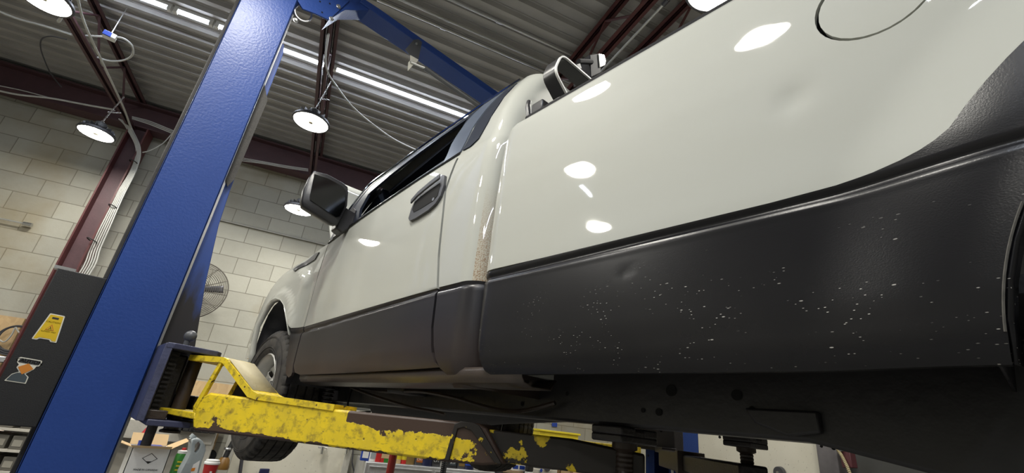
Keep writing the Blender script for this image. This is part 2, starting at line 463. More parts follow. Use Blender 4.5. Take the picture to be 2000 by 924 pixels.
h = t.math('ADD', t.math('MULTIPLY', br.outputs[1], -1.0), t.math('MULTIPLY', t.noise(35, 5, t.pos()), .35)); t.bump(h, .7, .006); M['block'] = t.mat
# specked plaster
t = NT('specked_cream_plaster')
ps = t.pos()
dots = t.ramp(t.noise(38, 3, ps, .7), [(.66, 0), (.70, 1)])
dm = t.math('MULTIPLY', dots, t.ramp(t.noise(1.1, 3, ps), [(.35, .35), (.55, 1)]))
c = t.mix(t.noise(2.2, 5, ps), (.58,.54,.42), (.74,.71,.60)); c = t.mix(t.math('MULTIPLY', dm, .8), c, (.09,.06,.035))
t.set(col=c, rough=.8, spec=.2); M['plaster'] = t.mat
t = NT('oriented_strand_board')
ps = t.pos((1,1,1))
c = t.mix(t.vor(26, t.pos((1, 1, .5), (0, .6, .2)), out=1), (.62,.42,.20), (.30,.17,.06)); c = t.mix(.6, c, t.mix(t.noise(8, 4, ps), (.50,.34,.17), (.62,.47,.28)))
t.set(col=c, rough=.75); M['osb'] = t.mat
# ================================================================== THE SETTING
FL = -CZ; CEIL = 3.17
def wbox(lo, hi): return MB().box(lo, hi, W)
def struct(name, mb, mat, **k): return single(name, mb, mat, kind='structure', **k)
struct('floor', wbox((-4.6, -5.6, FL-.1), (6.6, 6.45, FL)), M['floor'])
struct('wall_front', wbox((-4.6, 6.25, FL), (5.2, 6.45, CEIL+.12)), M['block'])
struct('wall_left', wbox((-4.6, -5.6, FL), (-4.4, 6.25, CEIL+.12)), M['block'])
struct('wall_back', wbox((-4.4, -5.6, FL), (6.6, -5.4, CEIL+.12)), M['block'])
mb = MB(); mb.box((5.0, 3.36, FL), (5.2, 6.25, CEIL+.12), W); mb.box((5.0, -5.4, FL), (5.2, .5, CEIL+.12), W); mb.box((5.0, .5, 2.0), (5.2, 3.36, CEIL+.12), W)
struct('wall_right', mb, M['plaster'])
# corrugated roof deck, ribs running along the front wall
mb = MB(); prof = []; pitch = .1524; b = -5.4
while b < 6.3:
    prof += [(b, CEIL), (b+.040, CEIL), (b+.052, CEIL+.038), (b+.100, CEIL+.038), (b+.104, CEIL+.046), (b+.126, CEIL+.046), (b+.130, CEIL+.038), (b+.1404, CEIL+.038)]; b += pitch
lo = [W(-4.4, p, z) for p, z in prof]; hi = [W(6.6, p, z) for p, z in prof]
mb.grid([lo, hi]); up0 = [W(-4.4, p, CEIL+.10) for p, z in prof]; up1 = [W(6.6, p, CEIL+.10) for p, z in prof]; mb.grid([up0, up1])
struct('ceiling', mb, M['deck'], angle=20)
# garage door opening in the right wall
mb = MB(); mb.box((4.93, 3.16, FL), (5.06, 3.36, 2.0), W); mb.box((4.93, .5, 1.9), (5.06, 3.36, 2.1), W); mb.box((4.93, .42, FL), (5.06, .56, 2.0), W)
struct('trim_1', mb, simple('weathered_door_jamb', (.12,.11,.11), .6, var=.4), bevel=.01)
struct('door_1', wbox((5.08, .5, FL), (5.14, 3.36, 2.0)), simple('dark_grey_door_panel', (.055,.055,.05), .6))
# cream board and pale strips low on the front wall, between the bench and the tool chest
struct('trim_2', wbox((-.45, 6.20, FL), (.75, 6.25, -.02)), M['plaster'])
mb = MB(); mb.box((-.52, 6.17, FL), (-.42, 6.25, .0), W); mb.box((.72, 6.17, FL), (.80, 6.25, -.02), W)
struct('trim_3', mb, simple('pale_wall_strip', (.52,.50,.43), .7), bevel=.008)

def wthing(name, label, cat, b1, b2, z, group=None): 
    p = W(b1, b2, z); return Thing(name, label, cat, p, 0, group)
# wall girder: a W section along the top of the front wall
T = wthing('wall_girder', 'long oxide purple steel girder along the top of the block wall', 'girder', 0, 6.1, 2.80)
mb = MB(); mb.box((-4.3, 6.10, 2.82), (4.9, 6.115, 3.10), W); T.part('web', mb, M['purple'])
mb = MB(); mb.box((-4.3, 6.02, 2.80), (4.9, 6.20, 2.82), W); T.part('flange', mb, M['purple'])
mb = MB(); mb.box((-4.3, 6.02, 3.10), (4.9, 6.20, 3.12), W); T.part('flange', mb, M['purple'])
# steel post on the wall that carries the cables
T = wthing('steel_post', 'dark red steel post on the block wall behind the blue column', 'post', -2.44, 6.05, FL)
T.part('web', MB().box((-2.505, 6.085, FL), (-2.345, 6.095, 2.79), W), M['purple'])
T.part('flange', MB().box((-2.52, 5.99, FL), (-2.505, 6.19, 2.79), W), M['purplered'])
T.part('flange', MB().box((-2.345, 5.99, FL), (-2.33, 6.19, 2.79), W), M['purplered'])
# open web roof joists, running to the front wall
def joist(b1, b20, b21, label, mat, z0=2.78, w=.07, phase=0):
    T = wthing('roof_joist', label, 'joist', b1, (b20+b21)/2, z0, 'open web joists under the roof deck')
    for nm, z in (('bottom_chord', z0), ('top_chord', CEIL-.055)):
        mb = MB()
        for s in (-1, 1):
            x0, x1 = sorted((b1+s*.008, b1+s*(w/2+.008)))
            mb.box((x0, b20, z), (x1, b21, z+.007), W)
            x0, x1 = sorted((b1+s*.008, b1+s*.015)); mb.box((x0, b20, z), (x1, b21, z+.05), W)
        T.part(nm, mb, mat)
    b = b20+phase; k = 0; h = CEIL-.055-z0
    while b + .38 < b21:
        mb = MB(); a = W(b1, b, z0+.02 if k % 2 else z0+h); c = W(b1, b+.38, z0+h if k % 2 else z0+.02)
        mb.tube([a, c], .011, 6); T.part('web_rod', mb, mat); b += .38; k += 1
    return T
joist(-2.52, -5.3, 6.1, 'purple open web joist leading to the top of the steel post', M['purple'])
joist(-.50, -5.3, 6.1, 'purple open web joist crossing the long tube light', M['purple'], phase=.1)
joist(1.52, -5.3, 6.1, 'reddish open web joist seen between the cab and the loop of the bed rack', M['purplered'])
joist(1.95, -5.3, 6.1, 'reddish open web joist just above the bed rail of the truck', M['purplered'], phase=.2)
joist(3.9, -5.3, 6.1, 'open web joist over the far side of the bay', M['purple'])
# ------------------------------------------------------------------ conduits and cables overhead
def cable(name, label, cat, path, r, mat, group=None, n=6):
    mb = MB().tube(smooth_path(path, n), r, 6)
    return single(name, mb, mat, label, cat, group)
G = 'conduits under the roof deck'
for (b, l, x0, x1) in ((3.09, 'galvanised conduit with couplings under the deck, nearest the lift beam', -.2, 3.4), (2.99, 'thin galvanised conduit beside the coupled one under the deck', -.2, 3.4), (2.78, 'galvanised conduit under the deck at the upper edge of the picture', .2, 3.6)):
    T = wthing('conduit', l, 'conduit', x0, b, CEIL-.04, G)
    T.part('pipe', MB().tube([W(x0, b, CEIL-.02), W(x1, b, CEIL-.02)], .011), M['conduit'])
    for x in (x0+.55, x0+1.6): T.part('coupling', MB().tube([W(x, b, CEIL-.02), W(x+.05, b, CEIL-.02)], .016), M['steel'])
for (b, l) in ((1.66, 'bright conduit running beside the reddish joist above the bed'), (2.16, 'bright conduit beyond the second reddish joist above the bed')):
    T = wthing('conduit', l, 'conduit', b, 0, 2.84, 'conduits beside the joists')
    T.part('pipe', MB().tube([W(b, -1.5, 2.86), W(b, 3.4, 2.86)], .010), M['conduit'])
    for x in (.9, 1.75, 2.6): T.part('clamp', MB().tube([W(b, x, 2.86), W(b, x+.05, 2.86)], .018), M['lampbody'])
# conduit across the block wall, behind the mirror
cable('conduit', 'thin grey conduit crossing the block wall behind the truck nose', 'conduit', [W(-1.7, 6.22, 1.985), W(3.0, 6.22, 1.985)], .010, M['conduit'])
T = wthing('conduit', 'short grey conduit with a bright end clamp on the wall at far left', 'conduit', -3.3, 6.2, 1.3)
T.part('pipe', MB().tube([W(-4.3, 6.2, 1.44), W(-2.98, 6.2, 1.44)], .009), M['conduit'])
T.part('clamp', MB().tube([W(-3.02, 6.2, 1.44), W(-2.95, 6.2, 1.44)], .022), M['steel'])
# bundle running along the joist and down the post
def P2(l, **k): return [at(x, y, **k) for x, y in l]
rng = random.Random(3)
for k in range(6):
    o = (k-2.5)*4
    if k > 3: up = P2([(142+o*.6, -30), (160+o*.6, 45), (200+o*.5, 130), (238+o*.4, 210)], Z=2.775-.004*k)
    else: up = P2([(232+k*3, 232+k), (240+k*2, 240+k)], B2=6.0)
    dn = P2([(252+o*.5, 250), (270+o*.4, 290), (262+o*.5, 330), (232+o*.8, 385), (205+o*1.1, 440)], B2=6.0-.006*k)
    dn += P2([(184+o*1.2, 485), (162+o*1.3, 535)], B2=6.03-.006*k) + [W(-2.46+.015*k, 6.03, .3)]
    cable('cable', 'strand of the grey cable bundle strapped to the joist and steel post', 'cable', up+dn, .0065, M['cable'], 'cables of the bundle on the steel post', 5)
for (i, (x, y)) in enumerate(((262, 318), (222, 405), (180, 470))):
    c = at(x, y, B2=6.0); mb = MB().torus(c, .050, .006, (.35, 0, 1), 20, 5)
    single('cable_tie', mb, M['cableblack'], ['black cable tie round the bundle, uppermost of three on the post', 'black cable tie round the bundle, middle of three on the post', 'black cable tie round the bundle, lowest of three on the post'][i], 'cable tie')
cable('cable', 'white cable looping down from the lift top towards the truck cab', 'cable', P2([(642, 66), (636, 110), (640, 140), (655, 165), (690, 210), (735, 248), (775, 275), (822, 297)], Z=2.72), .008, M['cable'])
cable('cable', 'thick white cable hanging beside the joist at the top left', 'cable', P2([(125, -20), (124, 10), (120, 32), (114, 42)], Z=2.7), .012, M['cable'])
cable('cable', 'grey cable curling in a wide loop right of the junction box', 'cable', P2([(168, 70), (210, 72), (240, 75), (258, 90), (258, 108), (240, 118), (214, 119), (190, 112)], Z=2.82), .009, M['cable'])
cable('cable', 'slack dark grey cable drooping left of the joist', 'cable', P2([(130, 77), (100, 71), (82, 76), (79, 92), (86, 115), (100, 145), (120, 170)], Z=2.86), .006, M['lampbody'])
cable('cable', 'grey cable running under the deck at the far left', 'cable', P2([(-30, 10), (30, 35), (90, 52), (140, 68)], Z=2.95), .010, M['cable'])
cable('cable', 'white cable slung along the wall girder to the left lamp chain', 'cable', P2([(-40, 168), (30, 184), (100, 192), (170, 205), (222, 214)], B2=5.9), .010, M['cable'])
cable('cable', 'thin cable sagging below the white one on the wall girder', 'cable', P2([(-40, 160), (40, 176), (110, 194), (175, 207), (225, 216)], B2=5.92), .005, M['cable'])
for k in range(3):
    cable('cable', 'grey cable crossing the girder from the post to the blue column', 'cable', P2([(258, 228+k*2), (290, 236+k*3), (318, 247+k*3), (345, 258+k*3)], B2=5.95), .006, M['cable'], 'cables crossing from the post to the column')
cable('cable', 'single grey cable running down from the girder to the bundle', 'cable', P2([(335, 262), (318, 280), (295, 293), (278, 298)], B2=5.93), .006, M['cable'])
for k in range(3):
    cable('cable', 'thin grey cable on the wall girder right of the blue column', 'cable', P2([(470, 308+3*k), (510, 315+2*k), (560, 324+2*k), (602, 330+2*k)], B2=5.97), .005, M['cable'], 'thin cables on the girder right of the column')
# junction box among the cables
T = Thing('junction_box', 'small white and blue junction box hanging between the two joists', 'junction box', at(217, 72, Z=2.80))
c = at(215, 70, Z=2.82); mb = MB().box((c[0]-.045, c[1]-.035, c[2]-.03), (c[0]+.045, c[1]+.035, c[2]+.02)); T.part('box', mb, M['whiteplastic'], bevel=.006)
mb = MB().box((c[0]-.045, c[1]-.045, c[2]-.033), (c[0]+.01, c[1]-.03, c[2]+.01)); T.part('label', mb, M['blueplastic'])
mb = MB().tube([(c[0], c[1], c[2]+.02), (c[0], c[1], CEIL)], .004, 6); T.part('hanger', mb, M['steel'])
# ------------------------------------------------------------------ high bay lamps
def chain_mb(a, b, link=.022, r=.0022):
    mb = MB(); A = Vector(a); B = Vector(b); d = B-A; n = max(2, int(d.length/(link*.75))); t = d.normalized(); u = t.orthogonal().normalized(); w = t.cross(u)
    for i in range(n):
        c = A+d*((i+.5)/n); s = u if i % 2 else w; P = []
        for k in range(9):
            an = 2*PI*k/8; P.append(tuple(c + t*math.cos(an)*link*.55 + s*math.sin(an)*link*.3))
        mb.tube(P, r, 5)
    return mb
def make_lamp(p, label, anchor=None, tilt=(0, 0)):
    T = Thing('high_bay_lamp', label, 'lamp', p, 0, 'round high bay lamps hung on chains', local=True)
    R = .155
    T.part('housing', MB().lathe([(.001, .085), (.05, .085), (.06, .075), (.075, .05), (.135, .038), (R, .026), (R+.004, .008), (R, 0), (R-.01, 0)], seg=40), M['lampbody'])
    fins = MB()
    for k in range(18):
        a = 2*PI*k/18; fins.box((.055, -.002, .045), (.13, .002, .075), lambda x, y, z: (x*math.cos(a)-y*math.sin(a), x*math.sin(a)+y*math.cos(a), z))
    T.part('heat_sink', fins, M['lampbody'])
    T.part('driver_box', MB().lathe([(.001, .13), (.045, .13), (.05, .12), (.05, .085)], seg=24), M['greyplastic'])
    ln = MB().lathe([(.022, .004), (.05, .001), (R-.012, .002), (R-.010, .010)], seg=40)
    T.part('lens', ln, M['lens'])
    T.part('centre_cap', MB().lathe([(.001, -.003), (.018, -.002), (.022, .004)], seg=20), M['lenscap'])
    ey = MB().torus((0, 0, .145), .014, .003, (0, 1, 0), 14, 5); T.part('eyelet', ey, M['steel'])
    h = anchor or (.05, .0, 2.80-p[2])
    T.part('chain', chain_mb((0, 0, .158), h), M['steel'])
    T.part('spare_chain', chain_mb((0.0, 0.0, .27), (.09, .03, .33)), M['steel'])
    L = bpy.data.lights.new('lamp_light', 'AREA'); L.shape = 'DISK'; L.size = .24; L.energy = LAMP_W; L.color = (1, .965, .89)
    lo = bpy.data.objects.new('lamp_light', L); COL.objects.link(lo); lo.parent = T.o; lo.location = (0, 0, -.012)
    # the glow that spills sideways and up off the lens rim
    return T
def px_lamp(x, y, z): return at(x, y, Z=z)
lamp = make_lamp(at(607, 240, Z=2.30), 'lit round high bay lamp right of the blue column, in the middle of the ceiling')
def add_lamp(p, label):
    r = lamp.o.copy(); COL.objects.link(r); r.location = (p[0], p[1], p[2]+CZ); r['label'] = label
    for ch in list(lamp.o.children):
        c = ch.copy(); COL.objects.link(c); c.parent = r
    return r
add_lamp(at(187, 262, Z=2.26), 'lit round high bay lamp in front of the block wall beside the steel post')
add_lamp(at(583, 411, Z=2.0), 'lit round high bay lamp low in view, just left of the truck mirror')
add_lamp(at(85, -2, Z=2.30), 'lit round high bay lamp cut by the top edge at far left')
add_lamp(at(1398, -22, Z=2.30), 'lit round high bay lamp at the top edge above the truck bed')
# unseen lamps round the viewpoint; the one nearest the right wall added as fill
for b1, b2 in ((-.62, .45), (-.5, 1.5), (-1.9, 1.95), (-2.45, -1.4), (1.5, -1.6), (3.7, .2), (3.6, 3.9), (4.25, 2.5), (3.85, -1.6), (-3.15, 2.2)):
    add_lamp(W(b1, b2, 2.30), 'lit round high bay lamp out of view, one of a set partly added for fill light')
# ------------------------------------------------------------------ LED tube lights
def tube_light(b1a, b1b, b2, label, n=1.0):
    T = wthing('tube_light', label, 'tube light', (b1a+b1b)/2, b2, CEIL-.07, 'long LED tube lights under the deck')
    T.part('channel', MB().box((b1a, b2-.022, CEIL-.03), (b1b, b2+.022, CEIL-.002), W), M['whiteplastic'])
    T.part('tube', MB().tube([W(b1a+.03, b2, CEIL-.045), W(b1b-.03, b2, CEIL-.045)], .015, 10), M['tubeglow'])
    for x in (b1a, b1b-.03): T.part('end_cap', MB().box((x, b2-.02, CEIL-.065), (x+.03, b2+.02, CEIL-.025), W), M['whiteplastic'])
    L = bpy.data.lights.new('tube_glow', 'AREA'); L.shape = 'RECTANGLE'; L.size = b1b-b1a-.06; L.size_y = .03; L.energy = TUBE_W*n*(b1b-b1a)/1.2; L.color = (.82, .89, 1)
    lo = bpy.data.objects.new('tube_glow', L); COL.objects.link(lo); lo.parent = T.o
    c = W((b1a+b1b)/2, b2, CEIL-.066); lo.location = (c[0]-T.loc.x, c[1]-T.loc.y, c[2]+CZ-T.loc.z); lo.rotation_euler = (0, 0, -YAW)
TB = 4.13
for i, (a, b) in enumerate(((-3.0, -1.86), (-1.84, -1.53), (-1.51, -.50), (-.46, 1.02), (1.04, 2.3))):
    tube_light(a, b, TB, ['lit LED tube light nearest the left wall', 'short lit piece of tube light at the upper left edge', 'lit LED tube light ending behind the blue column', 'long lit LED tube light between the joist and the cab roof', 'lit LED tube light hidden behind the cab roof'][i])
tube_light(-4.0, -3.5, 2.6, 'lit LED tube light out of view to the left'); tube_light(-1.6, .6, -.6, 'unseen LED tube light added above the viewpoint as fill light', 2.2); tube_light(-4.0, -.9, -3.2, 'unseen LED tube light added far behind the viewpoint as fill light', 3.0)  # the last two tubes are unseen, added and boosted as soft fill

# ================================================================== THE LIFT
YC = 2.30
lift = Thing('vehicle_lift', 'blue two-post vehicle lift with worn yellow arms holding up the truck', 'vehicle lift', (0.08, YC+.1, FL))
# --- left column: folded channel, closed face towards the viewpoint
mb = MB()
tk = .008; D = .30
mb.box((-.033, YC, FL), (.198, YC+tk, 2.42)); mb.box((-.033, YC, FL), (-.025, YC+D, 2.42)); mb.box((-.033, YC+D-tk, FL), (.198, YC+D, 2.42))
mb.box((.190, YC, FL), (.198, YC+.06, 2.42)); mb.box((.190, YC+D-.06, FL), (.198, YC+D, 2.42))
colp = lift.part('column', mb, M['blue'], bevel=.003)
lift.part('base_plate', MB().box((-.12, YC-.1, FL), (.30, YC+.42, FL+.02)), M['blue'], bevel=.003)
lift.part('cable_channel', MB().box((-.050, YC+.16, FL), (-.034, YC+.24, 2.42)), M['darkstrip'], colp, label='grimy dark channel down the outer side of the column', bevel=.004)
mb = MB().box((.2, YC+.065, FL), (.212, YC+.08, 2.1)); lift.part('lock_rail', mb, M['steel'], colp)
# sliding guard and track behind the inner edge
pts = [(.200, 1.80), (.224, 1.80), (.236, 1.74), (.240, .90), (.249, .72), (.285, .44), (.335, .16), (.335, -.10), (.200, -.10)]
mb = MB().prism([(x, YC+.075, z) for x, z in pts], (0, .012, 0))
lift.part('carriage_guard', mb, M['greasy'], label='blue guard plate smeared with black grease', bevel=.003)
mb = MB().prism([(.206, YC+.055, 1.50), (.245, YC+.055, 1.42), (.238, YC+.055, .95), (.222, YC+.055, .90), (.206, YC+.055, .93)], (0, .006, 0))
lift.part('slack_cable_cover', mb, M['darkstrip'])
# --- right column, turned to face the left one
mb = MB(); X0 = 3.66
mb.box((X0, 2.02, FL), (X0+.06, 2.03, 2.42)); mb.box((X0, 2.30, FL), (X0+.06, 2.31, 2.42)); mb.box((X0, 2.02, FL), (X0+.34, 2.03, 2.42)); mb.box((X0, 2.30, FL), (X0+.34, 2.31, 2.42)); mb.box((X0+.33, 2.02, FL), (X0+.34, 2.31, 2.42))
mb.box((X0, 2.02, FL), (X0+.01, 2.10, 2.42)); mb.box((X0, 2.23, FL), (X0+.01, 2.31, 2.42))
c2 = lift.part('column', mb, M['blue'], bevel=.003)
lift.part('base_plate', MB().box((X0-.08, 1.92, FL), (X0+.45, 2.42, FL+.02)), M['blue'], bevel=.003)
mb = MB().tube([(X0-.02, 2.06, 2.3), (X0-.02, 2.06, FL+.1)], .010, 8); mb.tube([(X0-.02, 2.02, 2.3), (X0-.02, 2.02, FL+.1)], .006, 8)
lift.part('hydraulic_line', mb, M['steel'], c2)
lift.part('carriage', MB().box((X0-.12, 1.98, -.02), (X0+.02, 2.34, .22)), M['grease'], bevel=.01)
# --- overhead beam with its end plates
mb = MB().prism([(.50, YC, 2.315), (.52, YC, 2.36), (.62, YC, 2.365), (3.7, YC, 2.365), (3.7, YC, 2.305), (1.65, YC, 2.305)], (0, .145, 0))
beam = lift.part('overhead_beam', mb, M['blue'], bevel=.004)
mb = MB().prism([(.198, YC-.002, 2.60), (.40, YC-.002, 2.42), (.445, YC-.002, 2.27), (.375, YC-.002, 2.055), (.30, YC-.002, 2.04), (.235, YC-.002, 2.02), (.198, YC-.002, 2.05)], (0, .012, 0))
mb.prism([(.198, YC+.20, 2.60), (.40, YC+.20, 2.42), (.445, YC+.20, 2.34), (.198, YC+.20, 2.34)], (0, .012, 0))
plate = lift.part('end_plate', mb, M['blue'], bevel=.002)
mb = MB().prism([(.445, YC+.008, 2.34), (.60, YC+.008, 2.355), (.56, YC+.008, 2.30), (.44, YC+.008, 2.20), (.375, YC+.008, 2.06)], (0, .11, 0))
lift.part('transition_bracket', mb, M['blue'], bevel=.003)
for (x, y) in ((661, 13), (647, 37), (577, 40)):
    p = at(x, y, Y=YC-.003); mb = MB().lathe([(.001, .012), (.007, .012), (.0095, .009), (.0095, .004), (.014, .003), (.014, 0)], p, (0, -1, 0), 12)
    lift.part('bolt', mb, M['steel'], plate)
mb = MB()
for (x, y) in ((625, 3), (644, 7), (629, 24)):
    p = at(x, y, Y=YC-.003); mb.lathe([(.001, .001), (.005, .001)], p, (0, -1, 0), 12)
lift.part('bolt_hole', mb, M['hole'], plate)
mb = MB().torus(at(592, 26, Y=YC+.05), .045, .006, (0, 1, .2), 28, 6); lift.part('cable_pulley', mb, M['steel'])
# cut-off switch bracket under the beam
T2 = []
A0 = [at(x, y, Y=YC-.012) for x, y in ((808, 78), (817, 77), (824, 83), (821, 96), (817, 116), (808, 116), (800, 108), (791, 97))]
br = lift.part('switch_bracket', MB().prism(A0, (0, -.004, 0)), M['greyplastic'], bevel=.001)
A0 = [at(x, y, Y=YC-.02) for x, y in ((801, 108), (817, 117), (812, 124), (806, 128), (796, 139), (797, 122), (801, 118))]
lift.part('switch_plate', MB().prism(A0, (0, -.003, 0)), M['sticker_white'], br)
lift.part('bolt', MB().lathe([(.001, .01), (.007, .01), (.009, .006), (.009, 0)], at(813, 86, Y=YC-.016), (0, -1, 0), 10), M['steel'], br)
q0 = at(802, 121, Y=YC-.03); q1 = at(830, 133, Y=YC-.03)
lift.part('switch_rod', MB().tube([q0, q1], .008, 10), M['steel'], br)
lift.part('padded_bar', MB().tube([q1, (q1[0]+1.5, q1[1]+.02, q1[2]-.03)], .017, 10), M['greyplastic'], label='grey foam sleeve on the cut-off bar')
# --- left carriage
mb = MB().box((.205, 2.20, -.105), (.30, 2.37, .13)); car = lift.part('carriage', mb, M['grease'], bevel=.008)
zt = .138
mb = MB().prism([(.205, 2.07, zt), (.225, 2.06, zt), (.375, 2.11, zt), (.395, 2.15, zt), (.40, 2.33, zt), (.205, 2.36, zt)], (0, 0, .020))
lift.part('top_bracket', mb, M['carriage'], car, bevel=.003)
mb = MB().prism([(.232, 2.07, -.118), (.365, 2.09, -.118), (.40, 2.16, -.118), (.40, 2.33, -.118), (.232, 2.35, -.118)], (0, 0, .020))
lift.part('bottom_bracket', mb, M['carriage'], car, bevel=.003)
mb = MB().prism([(.200, 2.075, -.105), (.222, 2.062, -.105), (.226, 2.075, -.105), (.215, 2.30, -.105), (.200, 2.30, -.105)], (0, 0, .26))
lift.part('side_bar', mb, M['carriage'], car, bevel=.002)
mb = MB()
for k in range(14): mb.box((.238, 2.155, -.09+k*.016), (.262, 2.17, -.082+k*.016))
mb.box((.234, 2.17, -.10), (.266, 2.19, .135)); lift.part('toothed_rack', mb, M['grease'], car)
mb = MB().lathe([(.001, .14), (.022, .14), (.024, .13), (.024, -.13), (.034, -.135), (.034, -.142), (.001, -.142)], (.325, 2.19, 0), seg=20); lift.part('pivot_pin', mb, M['brownsteel'], car)
mb = MB().lathe([(.001, -.10), (.016, -.10), (.016, -.185), (.001, -.185)], (.262, 2.14, 0), seg=18); lift.part('lock_pin', mb, M['grease'], car)
p = at(372, 657, Y=2.14); mb = MB().ball(p, .0215, 24, 14); mb.tube([(p[0]-.004, p[1], p[2]-.017), (p[0]-.004, p[1], zt+.015)], .010, 12)
lift.part('release_knob', mb, M['greyplastic'], car, label='worn black ball knob')
lift.part('locking_gear', MB().box((.225, 2.09, -.098), (.285, 2.14, -.068)), M['brownsteel'], car, bevel=.003)
# --- yellow arm: a box sleeve that swings from the carriage back to the bed side
AX, AY, BX, BY = .345, 2.05, 1.15, .79
al = math.hypot(BX-AX, BY-AY); ux, uy = (BX-AX)/al, (BY-AY)/al
nx, ny = -uy, ux            # towards the far side of the arm
def A(u, w, z): return (AX+ux*u+nx*w, AY+uy*u+ny*w, z)
def aprism(pts, w0, w1, mb=None):
    mb = mb or MB(); return mb.prism([A(u, w0, z) for u, z in pts], tuple(b-a for a, b in zip(A(0, w0, 0), A(0, w1, 0))))
sl = [(.035, -.120), (-.004, -.045), (.008, -.02), (.052, .008), (.24, .006), (.58, .002), (1.075, .009), (1.10, .0), (1.168, -.088), (1.10, -.100), (1.004, -.104), (.70, -.108), (.43, -.111)]
arm = lift.part('lift_arm', aprism(sl, 0, .13), M['sleeve'], label='yellow arm sleeve with chipped paint over brown steel', bevel=.007)
# top strap, folded down to the sleeve
mb = MB(); up = [(-.095, .131), (.062, .133), (.080, .128), (.235, .030), (.262, .022), (.575, .016)]; th = .020
dn = [(u, z-th) for u, z in up]; dn[2] = (dn[2][0]-.010, dn[2][1]+.002); dn[3] = (dn[3][0]-.012, dn[3][1]-.002)
for i in range(len(up)-1):
    q = [up[i], up[i+1], dn[i+1], dn[i]]; aprism(q, -.004, .13, mb)
lift.part('strap', mb, M['yellow'], arm, bevel=0)
mb = MB()
for i in (2,):
    (u0, z0), (u1, z1) = up[i], up[i+1]; mb.add([A(u0+.004, .002, z0+.0015), A(u1-.004, .002, z1+.0025), A(u1-.004, .126, z1+.0025), A(u0+.004, .126, z0+.0015)], [(0, 1, 2, 3)])
lift.part('ledge_dust', mb, M['dusttop'], arm, label='grey dust lying on the sloping strap', solid=.001)
lift.part('web_plate', aprism([(.048, .115), (.062, .115), (.020, -.055), (.002, -.045)], -.002, .012), M['yellow'], arm, bevel=.002)
lift.part('web_plate', aprism([(.048, .115), (.062, .115), (.020, -.055), (.002, -.045)], .115, .13), M['yellow'], arm, bevel=.002)
lift.part('strap', aprism([(-.150, -.078), (.03, -.084), (.02, -.062), (-.150, -.060)], -.002, .13), M['yellow'], arm, bevel=.003)
lift.part('rear_cheek', aprism([(.07, .112), (.22, .01), (.02, .0)], .118, .13), M['grease'], arm)
# end cap welded round the sleeve mouth
mb = MB(); e0 = [(.985, -.100), (1.000, -.100), (1.012, -.012), (1.030, -.006), (1.055, -.012), (1.140, -.090), (1.160, -.090), (1.078, .004), (1.060, .010), (1.020, .010), (1.000, .0)]
aprism(e0, -.006, .0, mb); lift.part('end_collar', mb, M['yellowdark'], arm, bevel=.002)
# inner telescoping bar and its pad
mb = MB(); aprism([(1.02, -.088), (1.50, -.085), (1.548, -.07), (1.548, -.02), (1.34, -.002), (1.02, -.004)], .018, .112, mb)
inner = lift.part('extension_bar', mb, M['yellowdark'], label='dark oily extension bar with traces of yellow', bevel=.006)
def pad(px, py, flip=1, lab=None, dz=0):
    def up(mb): mb.v = [(p[0], p[1], p[2]+dz) for p in mb.v]; return mb
    pr = lift.part('lifting_pad', up(MB().lathe([(.001, .040), (.050, .040), (.056, .034), (.056, .012), (.045, .008), (.001, .008)], (px, py, 0), seg=6)), M['grease'], label=lab, bevel=.003)
    lift.part('saddle', up(MB().box((px-.085, py-.05, .020), (px-.02, py+.05, .042)).box((px+.02, py-.05, .020), (px+.085, py+.05, .042)).box((px-.085, py-.05, .002), (px+.085, py+.05, .022))), M['grease'], pr, bevel=.005)
    lift.part('screw', up(MB().lathe([(.001, .01), (.034, .01), (.034, -.012), (.022, -.018)] + [(.022+.002*(k % 2), -.018-.006*k) for k in range(1, 10)] + [(.03, -.075), (.036, -.08), (.036, -.13), (.03, -.14), (.001, -.14)], (px, py, 0), seg=20)), M['brownsteel'], pr)
    return pr
pad(1.165, .80, lab='oily lifting pad under the near frame rail')
# --- far arm, from the right column under the far frame rail
ax, ay, bx, by = 3.50, 2.06, 1.96, .80
L2 = math.hypot(bx-ax, by-ay); vx, vy = (bx-ax)/L2, (by-ay)/L2
def A2(u, w, z): return (ax+vx*u-vy*w, ay+vy*u+vx*w, z)
def a2box(u0, u1, w0, w1, z0, z1): return MB().box((u0, w0, z0), (u1, w1, z1), A2)
far = lift.part('lift_arm', a2box(.27, 1.0, -.07, .07, -.115, -.005), M['brownsteel'], bevel=.008)
lift.part('pivot_lug', a2box(-.05, .30, -.05, .05, -.03, .01), M['grease'], far, bevel=.004)
lift.part('extension_bar', a2box(.85, L2+.06, -.05, .05, -.105, -.02), M['grease'], bevel=.008)
lift.part('end_collar', a2box(.93, 1.01, -.075, .075, -.12, .0), M['brownsteel'], far, bevel=.004)
pad(1.955, .80, lab='oily lifting pad under the far frame rail', dz=.035)
# --- front arms
for sx, (fx, fy, gx, gy) in enumerate(((.33, 2.30, 1.14, 2.85), (3.5, 2.26, 2.45, 2.85))):
    Lf = math.hypot(gx-fx, gy-fy); wx, wy = (gx-fx)/Lf, (gy-fy)/Lf
    f = lambda u, w, z: (fx+wx*u-wy*w, fy+wy*u+wx*w, z)
    lift.part('lift_arm', MB().box((.02, -.06, -.10), (Lf+.05, .06, -.01), f), M['grease'] if sx == 0 else M['yellow'], bevel=.006)
    lift.part('lifting_pad', MB().lathe([(.001, .045), (.05, .045), (.055, .03), (.055, -.01), (.001, -.01)], (gx, gy, 0), seg=16), M['grease'])

